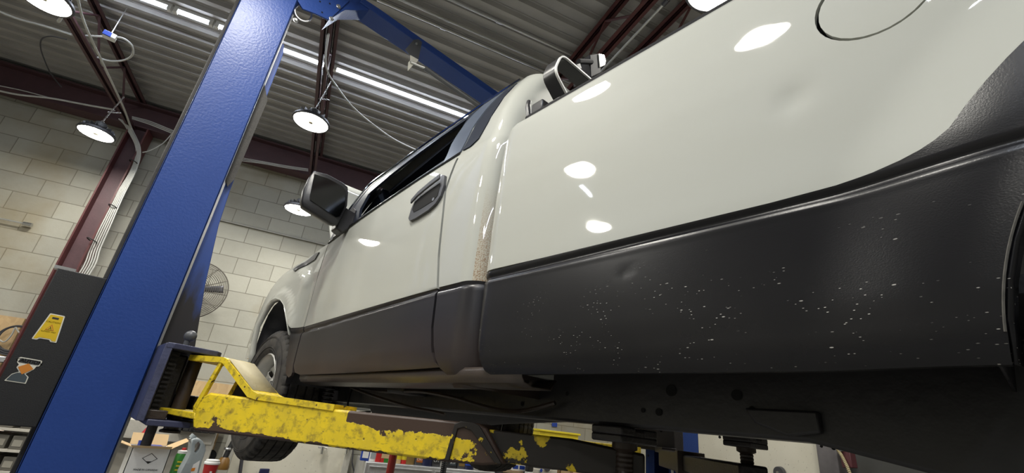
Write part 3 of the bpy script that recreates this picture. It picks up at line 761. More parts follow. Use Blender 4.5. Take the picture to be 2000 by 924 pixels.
# ------------------------------------------------------------------ black board with stickers hung beside the column
YB = 2.325
cab = Thing('panel_cover', 'black painted cover panel with two warning stickers, left of the blue column', 'panel', (-.12, YB, -.165))
mb = MB().box((-.178, YB, -.165), (-.0345, YB+.10, .366)); bo = cab.part('cover', mb, M['cardblack'], bevel=.003)
cab.part('bracket', MB().box((-.19, YB+.02, .366), (-.13, YB+.06, .378)), M['steel'])
def Sx(cx, cz, k=1.0, rot=0):
    cr, sr = math.cos(rot), math.sin(rot)
    return lambda x, y, z: (cx+(x*cr-y*sr)*k, YB-.0008-z*.3, cz+(x*sr+y*cr)*k)
def flat(pts, T, lift_, th=.0006):
    mb = MB(); a = [T(x, y, lift_) for x, y in pts]; return mb.prism(a, (0, -th, 0))
def rpoly(pts, r=.003, n=4):
    out = []; N = len(pts)
    for i in range(N):
        a, b, c = Vector(pts[i-1]), Vector(pts[i]), Vector(pts[(i+1) % N])
        u = (a-b).normalized(); v = (c-b).normalized(); p0 = b+u*r; p1 = b+v*r
        for k in range(n+1):
            t = k/n; out.append(tuple((1-t)**2*p0+2*t*(1-t)*b+t*t*p1))
    return out
Ta = Sx(-.1195, .158, 1.0, -.02)
s1 = cab.part('warning_sticker', flat(rpoly([(-.032, -.047), (-.018, -.047), (-.014, -.041), (.013, -.041), (.017, -.047), (.034, -.047), (.021, .047), (-.020, .047)]), Ta, 0), M['sticker_white'], label='yellow wet floor sign sticker')
cab.part('sticker_face', flat(rpoly([(-.0285, -.0435), (-.020, -.0435), (-.016, -.0375), (.015, -.0375), (.019, -.0435), (.030, -.0435), (.018, .0435), (-.017, .0435)], .002), Ta, .003), M['sticker_yellow'], s1)
cab.part('sticker_slot', flat(rpoly([(-.009, .030), (.009, .030), (.009, .0365), (-.009, .0365)], .0015), Ta, .005), M['ink'], s1)
cab.part('printing', text_mb('CAUTION', .0085, lambda x, y, z: Ta(x, y+.0185, .006)), M['sticker_red'], s1)
mb = flat([(-.012, -.010), (.012, -.010), (0, .011)], Ta, .005); cab.part('warning_triangle', mb, M['sticker_red'], s1)
mb = flat([(-.009, -.0083), (.009, -.0083), (0, .0072)], Ta, .007); cab.part('triangle_face', mb, M['sticker_yellow'], s1)
mb = MB().tube([Ta(-.004, -.006, .01), Ta(.0, -.001, .01), Ta(.004, -.006, .01)], .0009, 5); mb.tube([Ta(0, -.001, .01), Ta(-.001, .003, .01)], .001, 5); cab.part('slipping_figure', mb, M['ink'], s1)
cab.part('printing', text_mb('SLIPPERY WET', .0062, lambda x, y, z: Ta(x, y-.0155, .006)), M['ink'], s1)
Tb = Sx(-.1335, .008, 1.0, -.05)
s2 = cab.part('warning_sticker', flat(rpoly([(-.030, -.040), (.024, -.040), (.022, -.018), (.010, -.010), (.024, .008), (.026, .019), (.032, .020), (.034, .036), (.030, .040), (-.024, .040), (-.028, .036), (-.026, .022), (-.018, .016), (-.020, .006), (-.008, -.006), (-.022, -.016)], .002), Tb, 0), M['sticker_white'], label='sticker with an orange diamond under a CAUTION bar')
cab.part('sticker_base', flat(rpoly([(-.027, -.037), (.021, -.037), (.019, -.019), (.006, -.009), (-.010, -.009), (-.021, -.018)], .002), Tb, .003), M['sticker_grey'], s2)
cab.part('orange_diamond', flat([(0.002, -.013), (.022, .009), (.004, .024), (-.017, .008)], Tb, .005), M['sticker_orange'], s2)
cab.part('caution_bar', flat(rpoly([(-.024, .023), (.030, .023), (.031, .037), (-.022, .037)], .004), Tb, .003), M['ink'], s2)
cab.part('printing', text_mb('CAUTION', .0150, lambda x, y, z: Tb(x+.003, y+.030, .006)), M['sticker_orange'], s2)
# ================================================================== THE TRUCK
XC = 1.80                       # centre line of the truck
def MX(x): return 2*XC-x
SIDE = [(.08,.865),(.105,.845),(.125,.825),(.145,.810),(.17,.802),(.22,.797),(.30,.796),(.380,.7955),(.3910,.7950),(.3940,.7957),(.3970,.7967),(.4005,.7980),(.4050,.8055),(.408,.8055),(.4185,.7988),(.44,.798),(.50,.798),(.60,.797),(.70,.797),(.80,.800),(.90,.806),(.94,.810),(.965,.814),(1.0,.828),(1.13,.858),(1.25,.90),(1.34,.945),(1.385,.972),(1.42,1.0)]
def zshift(y): return interp([(1.1, 0), (1.33, 0), (2.5, .048), (3.2, .055)], y)
def prof(y, z): return interp(SIDE, z + zshift(y)*(1-sm((z-.45)/.3)))
RC = (-.47, .10)
def xbed(y, z):
    x = prof(0, z)
    if z > .955: x += 12*(z-.955)**2
    r = math.hypot(y-RC[0], z-RC[1]); x -= .030*sm(1-(r-.50)/.21)
    d = math.hypot((y-.55)/.014, (z-.335-.8*abs(y-.55))/.012); x += .0012*math.exp(-d*d)
    d = math.hypot((y-.19)/.030, (z-.62)/.030); x += .004*math.exp(-d*d)
    if y > 1.02: x += 8*(y-1.02)**2
    return x
FC = (3.08, .20)
def xcab(y, z):
    x = prof(y, z)
    if y > 3.3: x += .085*((y-3.3)/.6)**2
    r = math.hypot(y-FC[0], z-FC[1]); x -= (.012*sm(1-(r-.42)/.045) + .024*sm(1-(r-.575)/.07))*sm((y-2.58)/.14)*(.25+.75*sm((z-.27)/.15))
    if z > .74 and y > 2.6: x += .45*max(0, z-.76)**1.5*sm((y-2.6)/.3)
    return x
truck = Thing('pickup_truck', 'white pickup truck with black lower sides raised on the blue lift', 'pickup truck', (XC, 1.3, -.32))
ZL = [.09,.105,.125,.145,.17,.20,.24,.28,.32,.345,.36,.370,.376,.382,.386,.390,.394,.398,.402,.406,.412,.418,.425,.44,.47,.5,.54,.58,.62,.66,.7,.74,.78,.82,.86,.9,.93,.955,.97]
def dense(vs, g):
    out = [vs[0]]
    for v in vs[1:]:
        n = max(1, int(math.ceil((v-out[-1])/g-1e-6))); a = out[-1]; out += [lerp(a, v, (i+1)/n) for i in range(n)]
    return out
def panel_obj(name, outline, fx, mat, parent=None, label=None, holes=(), off=0, step=.035, side=1, vs=None, th=.012):
    """a panel lifted on the body surface, with true surface normals and a rim turned inwards"""
    P, F = cdt(outline, holes, None, dense(vs or ZL, step), step, True)
    vv = []; nn = []; e = .0025
    for y, z in P:
        x = fx(y, z)+off; n = Vector((-1, (fx(y+e, z)-fx(y-e, z))/(2*e), (fx(y, z+e)-fx(y, z-e))/(2*e))).normalized()
        if side < 0: x = MX(x); n.x = -n.x
        vv.append(Vector((x, y, z))); nn.append(n)
    FF = []; cnt = {}
    for f in F:
        f = list(f); g = (vv[f[1]]-vv[f[0]]).cross(vv[f[2]]-vv[f[0]])
        if g.dot(nn[f[0]]) < 0: f = f[::-1]
        FF.append(f)
        for i in range(len(f)): k = (f[i], f[(i+1) % len(f)]); cnt[k] = 1
    nv = len(vv); inw = Vector((th if side > 0 else -th, 0, 0))
    for (a, b) in list(cnt):
        if (b, a) in cnt: continue
        pa, pb = vv[a], vv[b]; en = (pb-pa).cross(nn[a]).normalized(); k = len(vv)
        vv += [pa, pb, pb+inw, pa+inw]; nn += [en]*4; FF.append([k+1, k, k+3, k+2])
    me = bpy.data.meshes.new(name)
    me.from_pydata([(p.x-truck.loc.x, p.y-truck.loc.y, p.z+CZ-truck.loc.z) for p in vv], [], FF)
    me.materials.append(mat); me.update(); me.polygons.foreach_set('use_smooth', [True]*len(me.polygons))
    me.normals_split_custom_set_from_vertices([tuple(n) for n in nn])
    o = bpy.data.objects.new(name, me); COL.objects.link(o); o.parent = parent or truck.o
    if label: o['label'] = label
    return o
def body(name, outline, fx, mat, parent=None, label=None, holes=(), off=0, step=.035, th=.012, right=True, vs=None, right_mat=None):
    """a body panel on the near side and its mirror image on the far side"""
    a = panel_obj(name, outline, fx, mat, parent, label, holes, off, step, 1, vs, th); b = None
    if right: b = panel_obj(name, outline, fx, right_mat or mat, None, None, holes, off, max(step, .06), -1, vs, th)
    return a, b
# --- bed side
front_edge = [(1.021,.16),(1.036,.20),(1.048,.32),(1.054,.372),(1.0572,.428)]
pl = [(1.06,.434),(.80,.428),(.55,.425),(.25,.421),(.15,.4225),(.10,.426),(.065,.4315),(.040,.438),(.022,.446)]
flare = arc2(RC[0], RC[1], .594, 37, 143, 30)
top = [(-1.52,.425),(-1.52,.965),(-1.5,.982),(.97,.982),(1.005,.976),(1.030,.955),(1.052,.90),(1.066,.80),(1.068,.66)]
white = pl + flare + [(-1.05,.428)] + top
fuel = arc2(.047, .770, .0875, 0, 350, 36)
bed, bedR = body('bed_side', white, xbed, M['white'], holes=[fuel], step=.022, label='white upper bed side')
arch = [(.014,.133)] + arc2(RC[0], RC[1], .485, 5, 175, 28) + [(RC[0]-.485,.133)]
black = front_edge + pl[1:] + flare + [(-1.05,.428),(-1.52,.425),(-1.50,.14),(-1.05,.133)] + arch[::-1] + [(.99,.132),(1.008,.14)]
body('lower_bed_panel', black, xbed, M['coating'], step=.022, label='black textured lower bed panel with stone chips')
fd, _ = body('fuel_door', arc2(.046, .770, .0825, 0, 350, 28), xbed, M['white'], off=.001, step=.02, right=False)
mb = MB().lathe([(.001, 0), (.10, 0), (.10, .002)], (.826, .046, .770), (1, 0, 0), 24); truck.part('fuel_pocket', mb, M['hole'])
# arch lip and inner wing
for s in (1, -1):
    mb = MB(); A_ = arc2(RC[0], RC[1], .485, 4, 176, 30)
    r0 = [((xbed(y, z)+.001) if s > 0 else MX(xbed(y, z)+.001), y, z) for y, z in A_]
    r1 = [(p[0]+s*.018, lerp(p[1], RC[0], .012), lerp(p[2], RC[1], .012)) for p in r0]
    mb.grid([r0, r1]); truck.part('arch_lip', mb, M['coating'], solid=.004)
    mb = MB(); A_ = arc2(RC[0], RC[1], .50, 5, 175, 24)
    mb.grid([[(x if s > 0 else MX(x), y, z) for y, z in A_] for x in (.815, 1.16)]); truck.part('wheel_liner', mb, M['under'], solid=.004)
mb = MB().tube([(xbed(y, z)-.001, y, z) for y, z in arc2(RC[0], RC[1], .486, 8, 27, 14)], .0015, 5)
truck.part('scraped_edge', mb, simple('scraped_paint_edge', (.08,.075,.065), .7, var=.6, vs=80), label='pale scrape along the front edge of the rear wheel arch')
# rail cap, inner bed walls, floor and tailgate
for s in (1, -1):
    f = (lambda x: x) if s > 0 else MX
    a, b = sorted((f(.826), f(.905)))
    truck.part('rail_cap', MB().box((a, -1.5, .976), (b, .985, .992)), M['matteblack'], bevel=.004)
    a, b = sorted((f(.885), f(.90))); truck.part('inner_bed_wall', MB().box((a, -1.5, .30), (b, 1.02, .976)), M['under'])
truck.part('bed_floor', MB().box((.86, -1.5, .235), (MX(.86), 1.04, .26)), M['under'])
truck.part('bed_front_wall', MB().box((.86, 1.02, .16), (MX(.86), 1.045, .96)), M['white'])
truck.part('tailgate', MB().box((.83, -1.55, .30), (MX(.83), -1.51, .97)), M['white'], bevel=.01)
mb = MB()
for k in range(7): mb.box((.87, -1.2+k*.36, .20), (MX(.87), -1.12+k*.36, .236))
truck.part('bed_crossmembers', mb, M['under'])
# --- cab corner between door and bed (wraps round to the back)
SEAM = [(.10,1.20),(.135,1.205),(.152,1.232),(.19,1.262),(.28,1.290),(.413,1.303),(.54,1.334),(.70,1.355),(.824,1.378),(.97,1.350),(1.0,1.462),(1.4,1.46)]
def corner_rows(zs, mirror=False, seamoff=0):
    rows = []
    for z in zs:
        yr = interp([(.1, 1.078), (1.0, 1.085), (1.2, 1.09), (1.36, 1.10)], z); R = .085
        y0 = interp(SEAM, z)-seamoff-(.008 if z < .98 else 0); row = []
        for i in range(7):
            y = lerp(y0, yr+R, i/6)
            zz = z
            fade = sm((y-yr-R*.6)/.05)
            x = prof(y, zz)*fade + interp([(p, q) for p, q in SIDE if not .39 < p < .43], zz)*(1-fade)
            row.append((x, y, z))
        x0 = row[-1][0]
        for i in range(1, 11):
            a = PI/2*i/10; row.append((x0+R*(1-math.cos(a)), yr+R-R*math.sin(a), z))
        row += [(lerp(x0+R, XC, i/4), yr, z) for i in range(1, 5)]
        if mirror: row = [(MX(p[0]), p[1], p[2]) for p in row]
        rows.append(row)
    return rows
for m in (False, True):
    mb = MB().grid(corner_rows([.418,.43,.45,.48,.52,.58,.64,.7,.76,.82,.88,.93,.96,.985,1.0,1.03,1.08,1.13,1.19,1.25,1.3,1.34,1.365,1.385], m))
    o = truck.part('cab_corner', mb, M['white_rust'], label=None if m else 'white cab corner with a rust-freckled strip', angle=50)
    mb = MB().grid(corner_rows([.10,.115,.135,.152,.18,.22,.28,.33,.36,.375,.384,.390,.394,.398,.402,.406,.410,.417], m))
    truck.part('lower_cab_corner', mb, M['coating_dusty'], angle=50)
truck.part('cab_back_fill', MB().box((1.0, 1.12, .12), (MX(1.0), 1.16, 1.22)), M['under'])
# --- door
belt = [(1.352,.986),(1.56,.972),(1.783,.953),(2.0,.934),(2.188,.914),(2.352,.893),(2.47,.876),(2.555,.862)]
dw = [(1.384,.824),(1.360,.70),(1.339,.54),(1.309,.4165)] + [(1.60,.411),(2.0,.400),(2.545,.384)] + [(2.553,.55),(2.556,.697),(2.552,.80)] + belt[::-1]
dw = dw[:]; dw[-1] = (1.356,.986)
HO = []
door, _ = body('door', dw, xcab, M['white'], step=.035, label='white upper half of the door')
db = [(1.3085,.415),(1.296,.28),(1.272,.20),(1.250,.168),(1.222,.154),(1.40,.150),(1.9,.142),(2.42,.138),(2.50,.150),(2.535,.185),(2.545,.30),(2.545,.3825),(2.0,.3985),(1.6,.4095)]
body('lower_door_panel', db, xcab, M['coating_dusty'], step=.035)
# near-black backing sheet stands for the shade in the panel gaps
for s in (1, -1):
    f = (lambda x: x) if s > 0 else MX
    a, b = sorted((f(.835), f(.85))); truck.part('door_gap_shade', MB().box((a, 1.2, .16), (b, 2.62, .88)), M['hole'])
    # rocker under the door
    rows = [[(f(x), y, z + (0 if y > 1.2 else .004)) for y in (.87, .95, 1.1, 1.5, 2.0, 2.35, 2.47)] for x, z in ((.822,.150),(.818,.140),(.820,.122),(.830,.109),(.86,.101),(.93,.103),(.95,.13))]
    truck.part('rocker', MB().grid(rows), M['rocker'], label='mud-stained rocker panel under the door' if s > 0 else None, solid=.004)
    ring = [(.66,.16)]
# --- front wing
archF = [(2.655,.20),(2.675,.30),(2.693,.349),(2.745,.42),(2.816,.472),(2.90,.535),(3.01,.583),(3.12,.606),(3.23,.608),(3.32,.585),(3.385,.535),(3.425,.46),(3.440,.36),(3.435,.28),(3.42,.22)]
wing = [(2.560,.386),(2.686,.383)] + archF[3:-1] + [(3.43,.25),(3.60,.25),(3.78,.27),(3.80,.38),(3.74,.50),(3.65,.585),(3.52,.69),(3.38,.765),(3.23,.812),(3.0,.842),(2.75,.858),(2.562,.865),(2.566,.70)]
w_, _ = body('front_wing', wing, xcab, M['white'], step=.035, vs=[z for z in ZL if z > .3], label='white front wing round the wheel arch')
body('lower_wing_panel', [(2.557,.383),(2.684,.380),(2.675,.30),(2.655,.20),(2.625,.145),(2.58,.125),(2.545,.135),(2.535,.15),(2.549,.19),(2.557,.30)], xcab, M['coating_dusty'], step=.03)
for s in (1, -1):
    r0 = [((xcab(y, z)-.002) if s > 0 else MX(xcab(y, z)-.002), y, z) for y, z in archF[2:]]
    r1 = [(p[0]+s*.014, lerp(p[1], FC[0], .02), lerp(p[2], FC[1], .02)) for p in r0]
    r2 = [(p[0]+s*.03, lerp(p[1], FC[0], .03), lerp(p[2], FC[1], .03)) for p in r0]
    truck.part('arch_lip', MB().grid([r0, r1, r2]), M['white'], solid=.003)
    A_ = [(2.64,.10)] + archF + [(3.44,.12), (3.48,.02)]
    truck.part('wheel_liner', MB().grid([[(x if s > 0 else MX(x), lerp(y, FC[0], -.01), lerp(z, FC[1], -.01)) for y, z in A_] for x in (.812, 1.22)]), M['under'], solid=.004)
    a, b = sorted(((1.22 if s > 0 else MX(1.22)), (1.24 if s > 0 else MX(1.24)))); truck.part('inner_wing', MB().box((a, 2.6, .05), (b, 3.6, .75)), M['under'])
vent = [(2.985,.775),(2.935,.812),(2.86,.818),(2.735,.842),(2.662,.832),(2.690,.792),(2.80,.785),(2.86,.772),(2.93,.752)]
panel_obj('wing_vent', vent, xcab, M['blackplastic'], w_, 'black vent trim', off=-.007, step=.03, th=.006)
# bumper, grille, engine bay
rows = []
for z, d in ((.02,.05),(.05,.0),(.20,-.01),(.27,.01),(.30,.05)):
    rows.append([(.845+d*.3+.0, 3.50, z), (.855+d*.3, 3.7, z), (.885+d*.5, 3.86-d, z), (.98, 3.96-d, z), (1.3, 4.02-d, z), (XC, 4.04-d, z), (MX(1.3), 4.02-d, z), (MX(.98), 3.96-d, z), (MX(.885+d*.5), 3.86-d, z), (MX(.845), 3.5, z)])
truck.part('front_bumper', MB().grid(rows), M['white'], solid=.006)
truck.part('grille', MB().box((1.15, 3.86, .34), (MX(1.15), 3.92, .76)), M['blackplastic'], bevel=.02)
for s in (1, -1):
    a, b = sorted(((.94 if s > 0 else MX(.94)), (1.14 if s > 0 else MX(1.14)))); truck.part('headlight', MB().box((a, 3.72, .42), (b, 3.86, .70)), M['mirrorglass'], bevel=.03)
truck.part('engine_bay', MB().box((1.0, 2.75, .25), (MX(1.0), 3.75, .70)), M['under'])
truck.part('cowl', MB().box((.90, 2.62, .80), (MX(.90), 2.90, .90)), M['blackplastic'], bevel=.01)
# raised hood
rows = []
for i in range(9):
    t_ = i/8; y = lerp(2.90, 3.40, t_)+.03*math.sin(PI*t_); z = lerp(.97, 1.64, t_)
    rows.append([(lerp(.93, MX(.93), j/10), y - .03*(1-abs(j-5)/5), z+.01*math.sin(PI*j/10)) for j in range(11)])
truck.part('hood', MB().grid(rows), M['white'], solid=.02, label='white hood propped open')
# --- cab upper: glass, pillars, roof
def glift(x, y):
    d = ray(x, y); best = None
    for i in range(400):
        X = .80+.25*i/399; z = X*d[2]/d[0]; e = abs(X-interp(SIDE, z)) if z < 1.42 else 9
        if best is None or e < best[0]-1e-6: best = (e, X)
        if e < .0008: break
    X = best[1]; return (X*d[1]/d[0], X*d[2]/d[0])
def xg(y, z): return interp(SIDE, z)
def xgs(y, z): return sum(interp(SIDE, z+.02*k) for k in (-2, -1, 0, 1, 2))/5
drip = [(1.46,1.372),(1.60,1.372),(1.75,1.352),(1.95,1.325),(2.2,1.285),(2.395,1.245)]
pil = [(2.44,1.205),(2.48,1.10),(2.515,.99),(2.56,.875)]
win_out = belt[:-1] + [pil[3], pil[2], pil[1], pil[0]] + drip[::-1]
win_out[0] = (1.44, .990)
gl = [(1.478,1.012),(1.783,.976),(2.0,.958),(2.215,.935),(2.290,1.02),(2.30,1.13),(2.12,1.195),(1.95,1.235),(1.72,1.278),(1.50,1.297),(1.47,1.18)]
GZ = [.9,.95,1.0,1.05,1.1,1.15,1.2,1.25,1.3,1.34]
for s in (1, -1):
    f = lambda mb: mb if s > 0 else mb
    panel_obj('window_frame', win_out, xgs, M['glossblack'], holes=[gl], off=-.002, step=.05, side=s, vs=GZ, th=.014)
    if s < 0: panel_obj('door_glass', gl, xgs, M['glass'], None, None, off=.010, step=.06, side=s, vs=GZ, th=.004)
    P_ = [(xg(0, z)-.010, y, z) for y, z in [(2.50,.985),(2.46,1.09),(2.42,1.195),(2.39,1.245),(2.2,1.285),(1.95,1.325),(1.75,1.352),(1.6,1.372),(1.44,1.382),(1.30,1.382),(1.2,1.37)]]
    if s < 0: P_ = [(MX(a), b, c) for a, b, c in P_]
    truck.part('drip_rail', MB().tube(smooth_path(P_, 3), .0045, 6), M['mirrorglass'])
    # black pillar applique and small quarter trim behind the seam
    panel_obj('pillar_applique', [(1.352,.998),(1.462,.992),(1.475,1.10),(1.462,1.22),(1.44,1.36),(1.29,1.375),(1.315,1.27),(1.345,1.13)], xgs, M['pillarband'], off=-.006, step=.03, side=s, vs=GZ, th=.006)
    panel_obj('quarter_trim', [(1.340,1.0),(1.29,.997),(1.25,1.02),(1.232,1.10),(1.222,1.20),(1.215,1.36),(1.275,1.37),(1.305,1.27),(1.333,1.13)], xgs, M['glossblack'], off=-.004, step=.03, side=s, vs=GZ, th=.004)
    mb = MB().tube([((xg(0, z)-.003) if s > 0 else MX(xg(0, z)-.003), y, z+.004) for y, z in belt], .005, 6); truck.part('belt_moulding', mb, M['blackplastic'])
# roof
def outline(ins, rise):
    L = []
    for y, x, z in ((2.40,.945,1.25),(2.2,.955,1.285),(1.95,.965,1.325),(1.75,.972,1.352),(1.6,.975,1.37),(1.4,.975,1.378),(1.25,.975,1.378),(1.19,.975,1.375)): L.append((x, y, z))
    for i in range(1, 7):
        a = PI/2*i/6; L.append((.975+.09*(1-math.cos(a)), 1.19-.09*math.sin(a), 1.375-.0*i))
    L += [(1.3, 1.10, 1.375), (XC, 1.10, 1.375)]
    L += [(MX(p[0]), p[1], p[2]) for p in L[-2::-1]]
    return [(XC+(p[0]-XC)*(1-ins/.83), 1.75+(p[1]-1.75)*(1-ins/.66), p[2]+rise) for p in L]
rings = [outline(.17*(1-math.cos(PI/2*k/7)), .085*math.sin(PI/2*k/7)) for k in range(8)]
mb = MB().loft(rings); mb.add([*rings[-1]], [tuple(range(len(rings[-1])))]); truck.part('roof', mb, M['white'], angle=60)
# windscreen and front pillars
g0 = [(.90, 2.64, .93), (1.2, 2.74, .93), (XC, 2.78, .93), (MX(1.2), 2.74, .93), (MX(.90), 2.64, .93)]
g1 = [(.97, 2.40, 1.25), (1.25, 2.44, 1.28), (XC, 2.45, 1.30), (MX(1.25), 2.44, 1.28), (MX(.97), 2.40, 1.25)]
truck.part('windscreen', MB().grid([g0, g1]), M['glass'], solid=.006)
for s in (1, -1):
    P_ = [(.862,2.60,.90),(.875,2.535,1.02),(.915,2.47,1.15),(.950,2.41,1.245)]
    if s < 0: P_ = [(MX(a), b, c) for a, b, c in P_]
    truck.part('front_pillar', MB().tube(P_, .028, 10), M['greyplastic'])
# interior seen through the open side window
cloth = simple('dark_headliner_cloth', (.022,.026,.038), .8, spec=.1)
truck.part('headliner', MB().prism([(1.0, 1.20, 1.33), (1.0, 1.65, 1.33), (1.0, 2.36, 1.22), (1.0, 2.36, 1.24), (1.0, 1.65, 1.35), (1.0, 1.20, 1.35)], (MX(1.0)-1.0, 0, 0)), cloth)
truck.part('back_trim', MB().box((.98, 1.165, .40), (MX(.98), 1.18, 1.34)), cloth)
truck.part('seat_back', MB().box((1.0, 1.30, .55), (MX(1.0), 1.45, 1.12)), M['under'], bevel=.04)
# --- door handle
hp = [(1.606,.758),(1.602,.80),(1.590,.842),(1.53,.872),(1.47,.886),(1.408,.898),(1.392,.890),(1.380,.84),(1.385,.795),(1.41,.768),(1.455,.752),(1.54,.742),(1.590,.742)]
h = panel_obj('door_handle', hp, xcab, M['greyplastic'], door, 'grey plastic door handle', off=-.012, step=.03)
hr = [(1.588,.792),(1.585,.828),(1.54,.842),(1.47,.853),(1.412,.860),(1.402,.845),(1.405,.80),(1.43,.785),(1.52,.776),(1.57,.775)]
panel_obj('handle_recess_shade', hr, xcab, M['hole'], door, off=-.0135, step=.03, th=.003)  # flat near-black patch on the handle face, painted as the recess shade
mb = MB(); hb = [(1.597,.838),(1.55,.862),(1.47,.880),(1.400,.892),(1.397,.868),(1.47,.856),(1.55,.838),(1.594,.818)]
o = truck.part('pull_bar', MB().prism([(.774, y, z) for y, z in hb], (.008, 0, 0)), M['greyplastic'], door, bevel=.003)
truck.part('key_lock', MB().lathe([(.001, .004), (.007, .004), (.007, 0)], (.789, 1.43, .792), (-1, 0, 0), 12), M['steel'], door)
# --- wing mirror
YM = 2.28
def mpx(l, Y=YM): return [at(x, y, Y=Y) for x, y in l]
shell = [(604,346),(613,334),(640,341),(668,356),(679,365),(680,376),(678,402),(668,424),(658,440),(648,438),(592,402),(590,393),(594,368)]
c_ = mpx(shell); n_ = len(c_); cen = Vector((sum(p[0] for p in c_)/n_, YM, sum(p[2] for p in c_)/n_))
rings = [[tuple(cen+(Vector(p)-cen)*.97+Vector((0, -.004, 0))) for p in c_], c_]
for k in range(1, 7):
    a = PI/2*k/6; sc = math.cos(a)*.75+.25 if k < 6 else .02
    rings.append([tuple(cen+(Vector(p)-cen)*sc+Vector((0, .15*math.sin(a), 0))) for p in c_])
mb = MB().loft(rings, cap=True); mir = truck.part('wing_mirror', mb, M['blackplastic'], label='black wing mirror with grey glass', angle=50)
gl_ = [(613,341),(640,350),(668,365),(674,374),(672,402),(662,423),(655,425),(604,391),(604,384)]
truck.part('mirror_glass', MB().prism([(p[0], YM-.006, p[2]) for p in mpx(gl_)], (0, -.003, 0)), M['mirrorglass'], mir)
arm_ = [(675,404),(697,418),(684,446),(669,455),(657,446),(661,428)]
truck.part('mirror_arm', MB().prism([(p[0], YM+.02, p[2]) for p in mpx(arm_, YM+.02)], (0, .08, 0)), M['blackplastic'], mir, bevel=.008)
panel_obj('mirror_sail', [(2.26,.915),(2.50,.885),(2.50,.985),(2.44,1.08),(2.33,1.02)], xgs, M['blackplastic'], mir, off=-.008, step=.04, vs=GZ, th=.008)
# --- rack loop and bracket in the bed
loop = rpoly([(.885,1.263),(1.32,1.263),(1.32,.98),(1.02,1.03),(.855,1.165)], .035, 5)
cx_, cz_ = 1.08, 1.14
def ringmb(pts, w, y0, y1):
    n = len(pts); inn = []
    for i in range(n):
        a, b, c = Vector(pts[i-1]), Vector(pts[i]), Vector(pts[(i+1) % n]); t_ = (c-a).normalized(); nn = Vector((t_.y, -t_.x)); inn.append(tuple(b+nn*w))
    mb = MB(); R_ = [[(p[0], y, p[1]) for p in q] for q, y in ((pts, y0), (pts, y1), (inn, y1), (inn, y0), (pts, y0))]
    return mb.loft(R_)
rk = truck.part('bed_rack', ringmb(loop, .010, .90, .955), M['blackplastic'], label='black rack loop with a bright front edge standing on the bed')
truck.part('rack_edge', ringmb(loop, .006, .892, .9), M['whiteplastic'], rk)
truck.part('rack_foot', MB().box((.90, .90, .90), (.96, 1.0, 1.08)).box((1.25, .90, .90), (1.31, 1.0, 1.02)), M['blackplastic'], rk)
c = at(1166, 130, Y=1.03)
bk = truck.part('rack_bracket', MB().prism([at(1152, 106, Y=1.03), at(1172, 104, Y=1.03), at(1174, 142, Y=1.03), at(1154, 152, Y=1.03)], (0, .1, 0)), M['matteblack'], bevel=.004)
truck.part('bracket_end', MB().prism([at(1170, 105, Y=1.025), at(1180, 107, Y=1.025), at(1183, 118, Y=1.025), at(1182, 127, Y=1.025), at(1172, 131, Y=1.025)], (0, .004, 0)), M['white'], bk)
truck.part('bracket_stay', MB().tube([at(1130, 120, Y=1.03), at(1155, 121, Y=1.03)], .012, 8), M['matteblack'], bk)
truck.part('bracket_nut', MB().tube([at(1128, 127, Y=1.03), at(1131, 136, Y=1.03)], .014, 6), M['steel'], bk)
truck.part('tie_down', MB().box((.835, .915, .99), (.875, .97, 1.04)), M['blackplastic'], bevel=.006)
mb = MB().tube([(.895, 1.03, 1.0), (.885, 1.045, 1.10), (.90, 1.06, 1.14)], .010, 8); truck.part('cab_guard_tube', mb, M['blackplastic'])
# --- chassis
fr = []
for s in (1, -1):
    f = (lambda x: x) if s > 0 else MX
    a, b = sorted((f(1.10), f(1.18)))
    zb = .043 if s > 0 else .105
    mb = MB().prism([(a, 3.6, zb), (a, .33, zb)] + ([(a, .158, zb-.032), (a, -.10, zb-.07), (a, -.5, zb-.09)] if s > 0 else [(a, -.5, .12)]) + [ (a, -1.5, .1+.03), (a, -1.5, .225), (a, .3, .225), (a, .4, .195), (a, 3.6, .195)], (b-a, 0, 0))
    o = truck.part('frame_rail', mb, M['frame'], bevel=.008)
    mb = MB()
    x = 1.0985 if s > 0 else MX(1.0985)
    for y, z, r in ((.62,.135,.014),(.70,.085,.006),(.655,.083,.009),(.46,.128,.012),(.43,.10,.006),(1.15,.085,.007),(1.48,.09,.008),(1.9,.11,.010),(.96,.12,.006)):
        mb.lathe([(.0005, .001), (r, .001)], (x, y, z), (-s, 0, 0), 16)
    truck.part('frame_holes', mb, M['hole'], o)
    # leaf spring, from its front eye down to the axle
    mb = MB(); rows = []
    for k in range(4):
        P_ = [(f(1.14), .30-.05*k, .10-.012*k), (f(1.14), .12-.02*k, .06-.012*k), (f(1.14), -.2, -.03-.012*k), (f(1.12), -.5, -.09-.012*k), (f(1.12), -.85, -.06-.012*k), (f(1.12), -1.2+.1*k, .04-.012*k)]
        P_ = smooth_path(P_, 4)
        mb.loft([[(p[0]-.032, p[1], p[2]), (p[0]+.032, p[1], p[2]), (p[0]+.032, p[1], p[2]+.010), (p[0]-.032, p[1], p[2]+.010)] for p in P_], cap=True)
    truck.part('leaf_spring', mb, M['frame'])
    truck.part('spring_hanger', MB().prism([(f(1.14), .44, .10), (f(1.14), .30, .10), (f(1.14), .30, .06), (f(1.14), .36, .05), (f(1.14), .42, .07)], (-s*.06, 0, 0)), M['frame'], bevel=.005)
    truck.part('body_mount', MB().box((min(f(.98), f(1.10)), 1.72, .09), (max(f(.98), f(1.10)), 1.86, .15)), M['under'], bevel=.01)
mb = MB()
for y in (.5, 1.0, 1.9, 2.6, 3.4): truck.part('crossmember', MB().box((1.13, y, .13), (MX(1.13), y+.07, .19)), M['frame'], bevel=.006)
